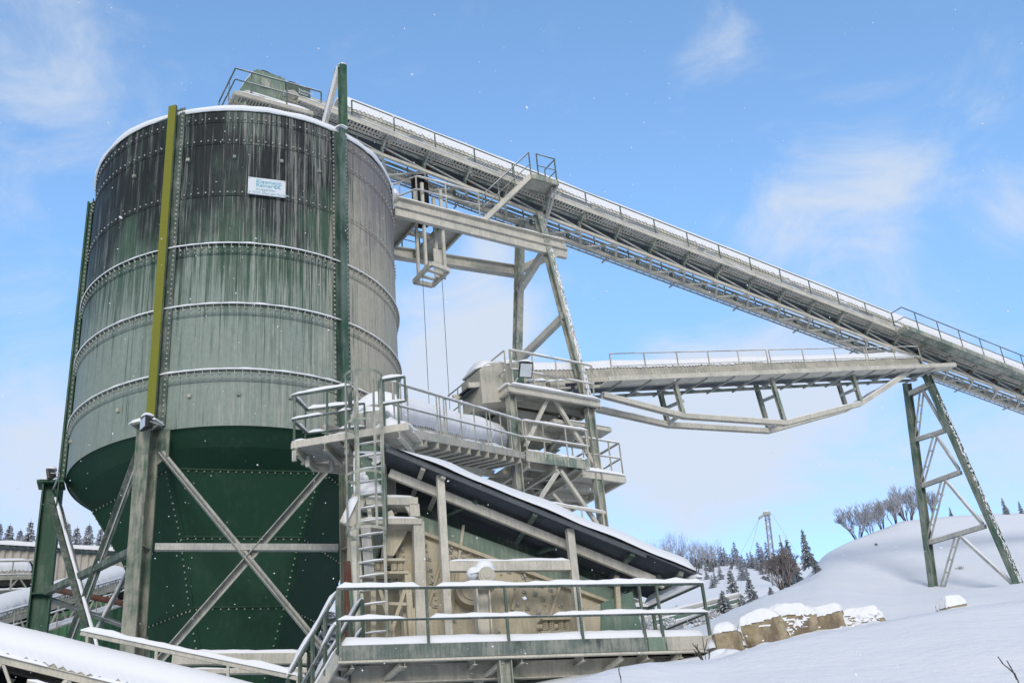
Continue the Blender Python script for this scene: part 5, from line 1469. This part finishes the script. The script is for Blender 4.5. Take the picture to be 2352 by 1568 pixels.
# low drifts that bury the feet of the boulders
for k, (x, y, Y, r) in enumerate(((1665, 1494, 19.3, .7), (1716, 1480, 19.5, .5), (1762, 1474, 19.7, .65), (1803, 1462, 19.9, .45), (1842, 1461, 20.0, .6), (1885, 1456, 20.2, .6), (1935, 1446, 20.4, .8), (1990, 1438, 20.6, .8), (1695, 1478, 19.6, .35), (2208, 1395, 21.0, .7))):
    c = atY(x, y, Y); m = MB(); rows = []
    for i in range(13):
        t = i / 12; row = []
        for j in range(32):
            an = 2 * math.pi * j / 32; kk = 1 + .3 * noise.noise(V((math.cos(an) * 1.3, math.sin(an) * 1.3, k * 3.1)))
            row.append(c + V((r * 1.3 * t * kk * math.cos(an), r * t * kk * math.sin(an), r * .42 * math.cos(t * math.pi / 2) ** 1.3 * (1 + .3 * noise.noise(V((t * 2, j * .3, k)))) - .30)))
        rows.append(row)
    m.grid(rows, True, True); m.build('snow_drift', M['groundsnow'], kind='structure')
# ---------------------------------------------------------------- trees
def spruce_proto(seed, dense=1.0, snowy=.5):
    rnd = random.Random(seed)
    tr_ = MB(); tr_.tube(V((0, 0, 0)), V((0, 0, 1)), .014, 6, .002)
    fo_, sn_ = MB(), MB(); nl = int(26 * dense)
    for i in range(nl):
        t = i / nl; z = .05 + .93 * t; L = .24 * (1 - t) ** .85 * rnd.uniform(.75, 1.2) + .012
        nb = int(6 + 5 * (1 - t))
        for b in range(nb):
            a = rnd.uniform(0, 6.283); d = V((math.cos(a), math.sin(a), 0)); side = V((-d.y, d.x, 0))
            l = L * rnd.uniform(.6, 1.1); n = max(2, int(l / .028))
            for k in range(n):
                f = (k + .6) / n; c = d * (l * f) + Z * (z - l * .38 * f * f - .01 + rnd.uniform(-.006, .006)); w = .030 * (1.15 - .6 * f) * (1 - .62 * t) * rnd.uniform(.7, 1.3)
                q = [c - d * .02 + side * w, c + d * .028 + side * w * .2 - Z * .012, c + d * .02 - side * w, c - d * .02 - side * w * .5 + Z * .004]
                fo_.add(q, [(0, 1, 2, 3)])
                q2 = [c - d * .01, c + d * .02 + side * .01, c + d * .01 - Z * .03 + side * w * .6, c - d * .016 - Z * .026 - side * w * .5]
                fo_.add(q2, [(0, 1, 2, 3)])
                if rnd.random() < snowy * .45:
                    o = d * .014; w3 = w * .55
                    sn_.add([c + o + side * w3, c + o + side * w3 * .6 + Z * .016, c + o - side * w3 * .7 + Z * .018, c + o - side * w3], [(0, 1, 2, 3)])
                if rnd.random() < snowy:
                    w2 = w * .8; o = Z * .008
                    sn_.add([c - d * .016 + side * w2 + o, c + d * .022 + o * .6, c + d * .012 - side * w2 + o, c - d * .018 + o * 2], [(0, 1, 2, 3)])
    return tr_, fo_, sn_
PROT = {}
def spruce(kind, base, h, label, group=None, wid=1.0, name='spruce_tree'):
    t = thing(name, label, 'tree', base, group)
    if kind not in PROT:
        seed, dense, snowy, mat = {'a': (1, 1.0, .6, 'needle'), 'b': (2, 1.2, .9, 'needle'), 'c': (3, .8, .5, 'needle'), 'f': (4, .55, .5, 'farneedle'), 'g': (5, 1.5, .5, 'farneedle')}[kind]
        pr = spruce_proto(seed, dense, snowy); objs = []
        for nm, mb, mt in zip(('trunk', 'crown', 'snow_clumps'), pr, ('bark', mat, 'snow')):
            me = bpy.data.meshes.new(nm); me.from_pydata(mb.v, [], mb.f); me.materials.append(M[mt]); objs.append((nm, me))
        PROT[kind] = objs
    parts = {}
    for nm, me in PROT[kind]:
        o = bpy.data.objects.new(nm, me); COL.objects.link(o); o.parent = parts.get('crown') if nm == 'snow_clumps' else t; parts[nm] = o
    t.scale = (h * wid, h * wid, h); t.rotation_euler = (0, 0, random.uniform(0, 6))
    return t
def px_tree(kind, x, ytop, ybase, Y, label, group=None, wid=1.0):
    b = atY(x, ybase, Y); tp_ = atY(x, ytop, Y); h = (tp_.z - b.z); return spruce(kind, b - Z * h * .03, h * 1.03, label, group, wid)
px_tree('b', 1693, 1302, 1415, 46, 'slim snowy spruce standing above the three pale pipes', None, 1.1)
px_tree('b', 1733, 1318, 1412, 48, 'snowy spruce with drooping branches right of the slim one', None, 1.25)
px_tree('a', 1812, 1236, 1345, 62, 'left one of two touching dark spruces below the lattice mast')
px_tree('a', 1825, 1231, 1340, 63, 'right one of two touching dark spruces below the lattice mast')
px_tree('a', 1858, 1210, 1298, 64, 'tallest dark spruce at the left shoulder of the hill')
px_tree('b', 1878, 1280, 1325, 52, 'short snow covered spruce on the hill flank', None, 1.7)
px_tree('b', 1668, 1352, 1422, 44, 'broad low snowy spruce at the end of the pipes', None, 1.8)
px_tree('b', 1716, 1376, 1424, 43, 'squat snow heaped spruce behind the boulders', None, 2.0)
px_tree('b', 1775, 1345, 1385, 46, 'small snow heaped spruce by the bare shrub', None, 1.8)
px_tree('c', 2311, 1140, 1180, 73, 'small dark spruce on the hill crest right of the trestle')
px_tree('c', 2347, 1148, 1179, 73.5, 'small spruce at the right edge on the hill crest')
px_tree('c', 2186, 1162, 1187, 72, 'tiny spruce on the crest behind the trestle legs')
G1 = 'spruces behind the shed'
for x, y, w in ((-30, 1212, 1), (0, 1206, 1), (24, 1210, 1), (48, 1222, 1), (72, 1202, 1.05), (98, 1212, 1), (122, 1220, 1.0), (156, 1204, 1), (178, 1216, 1), (206, 1210, 1.1), (232, 1218, .9), (256, 1228, 1), (276, 1222, 1), (296, 1226, 1.1)):
    tt = atY(x, y - 10, 190); h = 12.0
    spruce('g', tt - Z * h, h, 'frosted spruce in the row behind the shed roof', G1, w)
for x, y in ((705, 1392), (728, 1376), (752, 1388)):
    tt = atY(x, y, 62); spruce('g', tt - Z * 8, 8, 'snowy spruce seen between the hopper and the platform stair', 'spruces beyond the hopper', 1.3)
random.seed(21)
G2 = 'spruces along the far ridge'
for i in range(44):
    x = 1500 + 300 * (i + random.random() * .7) / 44; t = random.uniform(.86, 1.0); b = farpt(x, t)
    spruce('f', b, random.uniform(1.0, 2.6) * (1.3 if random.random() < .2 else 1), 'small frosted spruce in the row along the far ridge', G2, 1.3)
for i in range(16):
    x = random.uniform(1590, 1760); b = farpt(x, random.uniform(.55, .85)); spruce('f', b, random.uniform(1.0, 2.0), 'tiny frosted spruce scattered on the far slope', 'spruces on the far slope', 1.6)

def bare_tree(name, label, cat, base, h, seed, spread=.5, mat='twig', levels=5, stems=1, thick=.022, snowy=False, group=None, multi=3, rmin=.003):
    rnd = random.Random(seed); t = thing(name, label, cat, base, group); k0 = 1.0
    tk, tw_, sn_ = MB(), MB(), MB()
    def grow(p, d, l, r, lev):
        n = 2; q = p; r = max(r, rmin / k0)
        for _ in range(n):
            d = (d + V((rnd.uniform(-1, 1), rnd.uniform(-1, 1), rnd.uniform(-.3, .5))) * .16).normalized()
            e = q + d * (l / n); (tk if lev == 0 else tw_).tube(q, e, r, 5 if lev < 2 else 3, r * .8, False)
            if snowy and lev > 0 and abs(d.z) < .9: sn_.tube(q + Z * r, e + Z * r, r * .9 + .006, 3, r * .7 + .004, False)
            q = e; r *= .8
        if lev < levels:
            for _ in range(multi if lev else multi + 1):
                dd = (d * rnd.uniform(.7, 1.0) + V((rnd.uniform(-1, 1), rnd.uniform(-1, 1), rnd.uniform(-.1, .7))) * spread).normalized()
                grow(p.lerp(q, rnd.uniform(.45, 1)), dd, l * rnd.uniform(.55, .8), r * .75, lev + 1)
    for s in range(stems):
        a = rnd.uniform(0, 6.28); d = V((math.cos(a) * .3, math.sin(a) * .3, 1)).normalized() if stems > 1 else Z
        grow(base + V((math.cos(a), math.sin(a), 0)) * (.03 * h if stems > 1 else 0), d, h * .30, h * thick, 0)
    zmax = max(q.z for q in tk.v + tw_.v) - base.z; k_ = h / zmax
    for mb in (tk, tw_, sn_): mb.v = [base + (q - base) * k_ for q in mb.v]
    tk.build('trunk', M['bark'], t); o = tw_.build('crown', M[mat], t)
    if snowy: sn_.build('snow', M['snow'], o)
    return t
def px_bare(x, ytop, ybase, Y, **k):
    b = atY(x, ybase, Y); h = atY(x, ytop, Y).z - b.z; return bare_tree(base=b - Z * .15, h=h, **k)
for k_, (x, yt, yb, Y, lab, st_) in enumerate(((1972, 1150, 1242, 66, 'wide bare tree at the left end of the hill crest', 8), (2026, 1142, 1216, 68, 'lower bare tree between the two big ones on the crest', 8), (2002, 1160, 1232, 67, 'small bare tree squeezed beside the wide one on the crest', 6), (2056, 1128, 1206, 69.5, 'slim bare tree just left of the tallest one on the crest', 6), (2088, 1098, 1202, 71, 'tall bare tree on the crest left of the trestle', 9), (2138, 1118, 1192, 72, 'bare tree on the crest behind the trestle legs', 7))):
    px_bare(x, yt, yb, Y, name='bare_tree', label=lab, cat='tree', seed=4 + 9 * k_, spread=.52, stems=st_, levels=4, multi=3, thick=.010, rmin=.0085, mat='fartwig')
px_bare(1806, 1250, 1366, 50, name='bare_shrub', label='leafless many stemmed shrub in front of the dark spruces', cat='shrub', seed=5, spread=.5, stems=5, levels=5, thick=.014, rmin=.012, mat='twig')
random.seed(31)
Gs = 'snowy thickets behind the platform'
for i, (x, yt, yb, Y) in enumerate(((1500, 1372, 1470, 44), (1545, 1385, 1470, 46), (1590, 1380, 1465, 47), (1632, 1372, 1455, 48), (1480, 1400, 1475, 38), (1560, 1405, 1478, 37), (1615, 1400, 1470, 38), (1655, 1392, 1460, 42))):
    px_bare(x, yt, yb, Y, name='bare_shrub', label='snowy leafless thicket seen through the platform railing', cat='shrub', seed=40 + i, spread=.8, stems=5, thick=.016, rmin=.013, mat='fartwig', levels=5, snowy=True, group=Gs)
for i, (x, yt, yb, Y, lab) in enumerate(((2202, 1290, 1318, 50, 'small leafless bush on the slope between the trestle legs'), (1925, 1290, 1304, 55, 'tiny dark bush left on the hill flank'), (2012, 1240, 1250, 60, 'low bush near the hill crest'))):
    px_bare(x, yt, yb, Y, name='bare_shrub', label=lab, cat='shrub', seed=60 + i, spread=.9, stems=4, thick=.012, mat='twig', levels=3)
for i in range(9):
    x = random.uniform(1520, 1640); b = farpt(x, random.uniform(.8, .98))
    bare_tree('bare_shrub', 'frosted round thicket along the far ridge', 'shrub', b, random.uniform(3.5, 6), 80 + i, .85, 'fartwig', 4, 3, .012, False, 'thickets along the far ridge')
# withered stalks in the foreground
for x, y0, y1, Y, lab, sd in ((1428, 1530, 1580, 10.6, 'withered stalk poking from the snow below the platform', 3), (2346, 1510, 1590, 7.5, 'withered stalk at the lower right corner', 9), (1625, 1470, 1530, 13.4, 'thin grass stems in the snow by the platform end', 12)):
    b = atY(x, y1, Y); h = atY(x, y0, Y).z - b.z; bare_tree('dry_stalk', lab, 'stalk', b, h * 1.1, sd, .55, 'bark', 2 if sd != 12 else 1, 1 if sd != 12 else 6, .012 if sd != 12 else .006, False, None, 1)

# ---------------------------------------------------------------- lattice mast
mb_, mt_ = atY(1781, 1345, 92), atY(1762, 1183, 92)
ms = thing('lattice_mast', 'slender lattice mast with guy wires rising above the spruces on the far slope', 'mast', mb_)
d = (mt_ - mb_).normalized(); sx = d.cross(V((0, 1, 0))).normalized(); sy = V((0, 1, 0)); L = (mt_ - mb_).length
m = MB(); w = .19
cs = [sx * a + sy * b for a, b in ((-w, -w), (w, -w), (w, w), (-w, w))]
for c in cs: m.beam(mb_ + c, mt_ + c * .8, .07, .07)
n = 16
for i in range(n):
    p, q = mb_ + d * (L * i / n), mb_ + d * (L * (i + 1) / n)
    for a, b in ((0, 1), (1, 2), (2, 3), (3, 0)):
        if i % 2: a, b = b, a
        m.beam(p + cs[a], q + cs[b], .05, .05)
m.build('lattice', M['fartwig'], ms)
m = MB(); m.box(mt_ + Z * .12, .55, .5, .28); m.beam(mt_ + Z * .2, mt_ + V((-.75, 0, -.2)), .16, .2); hd_ = m.build('mast_head', M['galv'], ms)
m = MB(); m.snow(mt_ + V((-.3, 0, .26)), mt_ + V((.3, 0, .26)), .5, .2, 2); m.build('snow_cap', M['snow'], hd_)
for (x, y) in ((1662, 1345), (1700, 1350), (1850, 1300)):
    m = MB(); m.tube(mt_ + (V((-.7, 0, -.2)) if x < 1760 else V((.4, 0, .1))), atY(x, y, 92), .012, 4); m.build('guy_wire', M['galv'], ms)
m = MB(); m.tube(atY(1803, 1300, 92), atY(1790, 1228, 92), .05, 6); o = m.build('pole', M['fartwig'], loc=atY(1803, 1300, 92)); setp(o, 'thin leaning pole right beside the lattice mast', 'pole')

# ---------------------------------------------------------------- flakes in the air
rnd = random.Random(77); m = MB()
for i in range(900):
    x, y, Y = rnd.uniform(0, 2352), rnd.uniform(0, 1568), 4 + 17 * rnd.random() ** .6
    c = atY(x, y, Y); r = rnd.uniform(.003, .0075); d = V((rnd.uniform(-1, 1), rnd.uniform(-1, 1), rnd.uniform(-1, 1))).normalized()
    e = d.cross(Z).normalized(); g = d.cross(e)
    m.add([c + d * r * 1.6, c + e * r, c + g * r, c - e * r, c - g * r, c - d * r * 1.6], [(0, 1, 2), (0, 2, 3), (0, 3, 4), (0, 4, 1), (5, 2, 1), (5, 3, 2), (5, 4, 3), (5, 1, 4)])
m.build('falling_snow', M['snow'], kind='stuff')
SKY_TINT = (1.07, 1.21, 1.26); SKY_LOW = (.90, .94, 1.12); CLOUD_COL = (2.75, 3.05, 3.5); REAR_COL = (2.15, 2.24, 2.48); SKY_S = .15; EXPO = .75; SUN_E = 1.0
# ---------------------------------------------------------------- camera, light, sky
cam = bpy.data.cameras.new('camera'); co = bpy.data.objects.new('camera', cam); COL.objects.link(co)
cam.sensor_width = 36; cam.lens = 36 * F / 2352; cam.clip_end = 5000; cam.clip_start = .1
co.matrix_world = Matrix((( RT.x, UP.x, -FW.x, 0), (RT.y, UP.y, -FW.y, 0), (RT.z, UP.z, -FW.z, 0), (0, 0, 0, 1)))
sc.camera = co
SUN_EL, SUN_AZ = 21, -84       # azimuth of the sun, degrees from +X anticlockwise (behind the camera)
sun = bpy.data.lights.new('sun', 'SUN'); sun.energy = SUN_E if 'SUN_E' in globals() else 1.3; sun.angle = R_(18); sun.color = (1, .955, .89)
so = bpy.data.objects.new('sun', sun); COL.objects.link(so)
sd = hdir(SUN_AZ) * math.cos(R_(SUN_EL)) + Z * math.sin(R_(SUN_EL))
so.rotation_euler = sd.to_track_quat('Z', 'Y').to_euler()
w = bpy.data.worlds.new('World'); sc.world = w; w.use_nodes = True; nt = w.node_tree
bg = nt.nodes['Background']
sky = nd(nt, 'ShaderNodeTexSky', sky_type='NISHITA'); sky.sun_disc = False
sky.sun_elevation = R_(SUN_EL); sky.sun_rotation = R_(90 - SUN_AZ)
sky.air_density = 1.0; sky.dust_density = .6; sky.ozone_density = 2.0; sky.altitude = 400
tc = nd(nt, 'ShaderNodeTexCoord')
mp = nd(nt, 'ShaderNodeMapping'); lk(nt, tc.outputs['Generated'], mp.inputs[0]); mp.inputs['Scale'].default_value = (3.2, 3.2, 5.5)
nz = nd(nt, 'ShaderNodeTexNoise'); nz.inputs['Scale'].default_value = 2.1; nz.inputs['Detail'].default_value = 8; nz.inputs['Roughness'].default_value = .62; nz.inputs['Distortion'].default_value = .5
lk(nt, mp.outputs[0], nz.inputs['Vector'])
# broad cloud banks stand in given directions; the noise breaks them up
lobes = [((30, 100), 260, .45), ((170, 250), 230, .40), ((330, 330), 130, .15), ((20, 620), 180, .25), ((100, 950), 260, .5), ((1080, 770), 170, 1.15), ((1170, 720), 90, .5), ((1000, 940), 160, .9), ((1640, 110), 100, .42), ((1560, 210), 90, .34), ((1700, 60), 80, .3),
         ((1930, 450), 210, .72), ((1760, 520), 130, .5), ((2060, 400), 110, .4), ((2330, 500), 100, .7), ((1640, 980), 220, 1.05), ((1480, 1090), 220, .9), ((1850, 900), 180, .7), ((2300, 1030), 220, .95), ((2250, 130), 180, .3), ((1130, 560), 70, .75), ((1330, 640), 60, .3), ((150, 1180), 220, .8), ((1300, 70), 130, .2), ((1900, 1130), 200, .3)]
tot = None
for (px, py), rad, amp in lobes:
    d = ray(px, py).normalized()
    vs = nd(nt, 'ShaderNodeVectorMath', operation='DISTANCE'); vs.inputs[1].default_value = d; lk(nt, tc.outputs['Generated'], vs.inputs[0])
    q = mth(nt, 'DIVIDE', vs.outputs['Value'], rad / 2540); q = mth(nt, 'MULTIPLY', q, q); q = mth(nt, 'MULTIPLY', q, -1.0)
    e = mth(nt, 'MULTIPLY', mth(nt, 'EXPONENT', q), amp)
    tot = e if tot is None else mth(nt, 'ADD', tot, e)
gen = mth(nt, 'ADD', tot, .0)
cl = mth(nt, 'MULTIPLY', sstep(nt, mth(nt, 'ADD', mth(nt, 'MULTIPLY', gen, .62), mth(nt, 'MULTIPLY', nz.outputs['Fac'], 1.5)), .88, 1.58), .92)
skc = sky.outputs[0]
gm = nd(nt, 'ShaderNodeMix', data_type='RGBA', blend_type='MULTIPLY'); gm.inputs[0].default_value = 1; lk(nt, skc, gm.inputs[6])
sp0 = nd(nt, 'ShaderNodeSeparateXYZ'); lk(nt, tc.outputs['Generated'], sp0.inputs[0])
lk(nt, mixc(nt, sstep(nt, sp0.outputs[2], .22, .55), SKY_LOW, SKY_TINT), gm.inputs[7])
c = mixc(nt, cl, gm.outputs[2], CLOUD_COL)
# unseen grey cloud added behind and above the camera to mute the sky light
spz = nd(nt, 'ShaderNodeSeparateXYZ'); lk(nt, tc.outputs['Generated'], spz.inputs[0])
rear = mth(nt, 'MULTIPLY', sstep(nt, mth(nt, 'ADD', mth(nt, 'MULTIPLY', spz.outputs[1], -1.0), mth(nt, 'MULTIPLY', mth(nt, 'SUBTRACT', nz.outputs['Fac'], .5), .3)), -.42, -.05), .97)
c = mixc(nt, rear, c, REAR_COL)
lk(nt, c, bg.inputs['Color']); bg.inputs['Strength'].default_value = SKY_S
sc.view_settings.view_transform = 'Standard'; sc.view_settings.look = 'None'; sc.view_settings.gamma = 1; sc.view_settings.exposure = EXPO
sc.cycles.use_denoising = True
sc.cycles.max_bounces = 6; sc.cycles.diffuse_bounces = 4
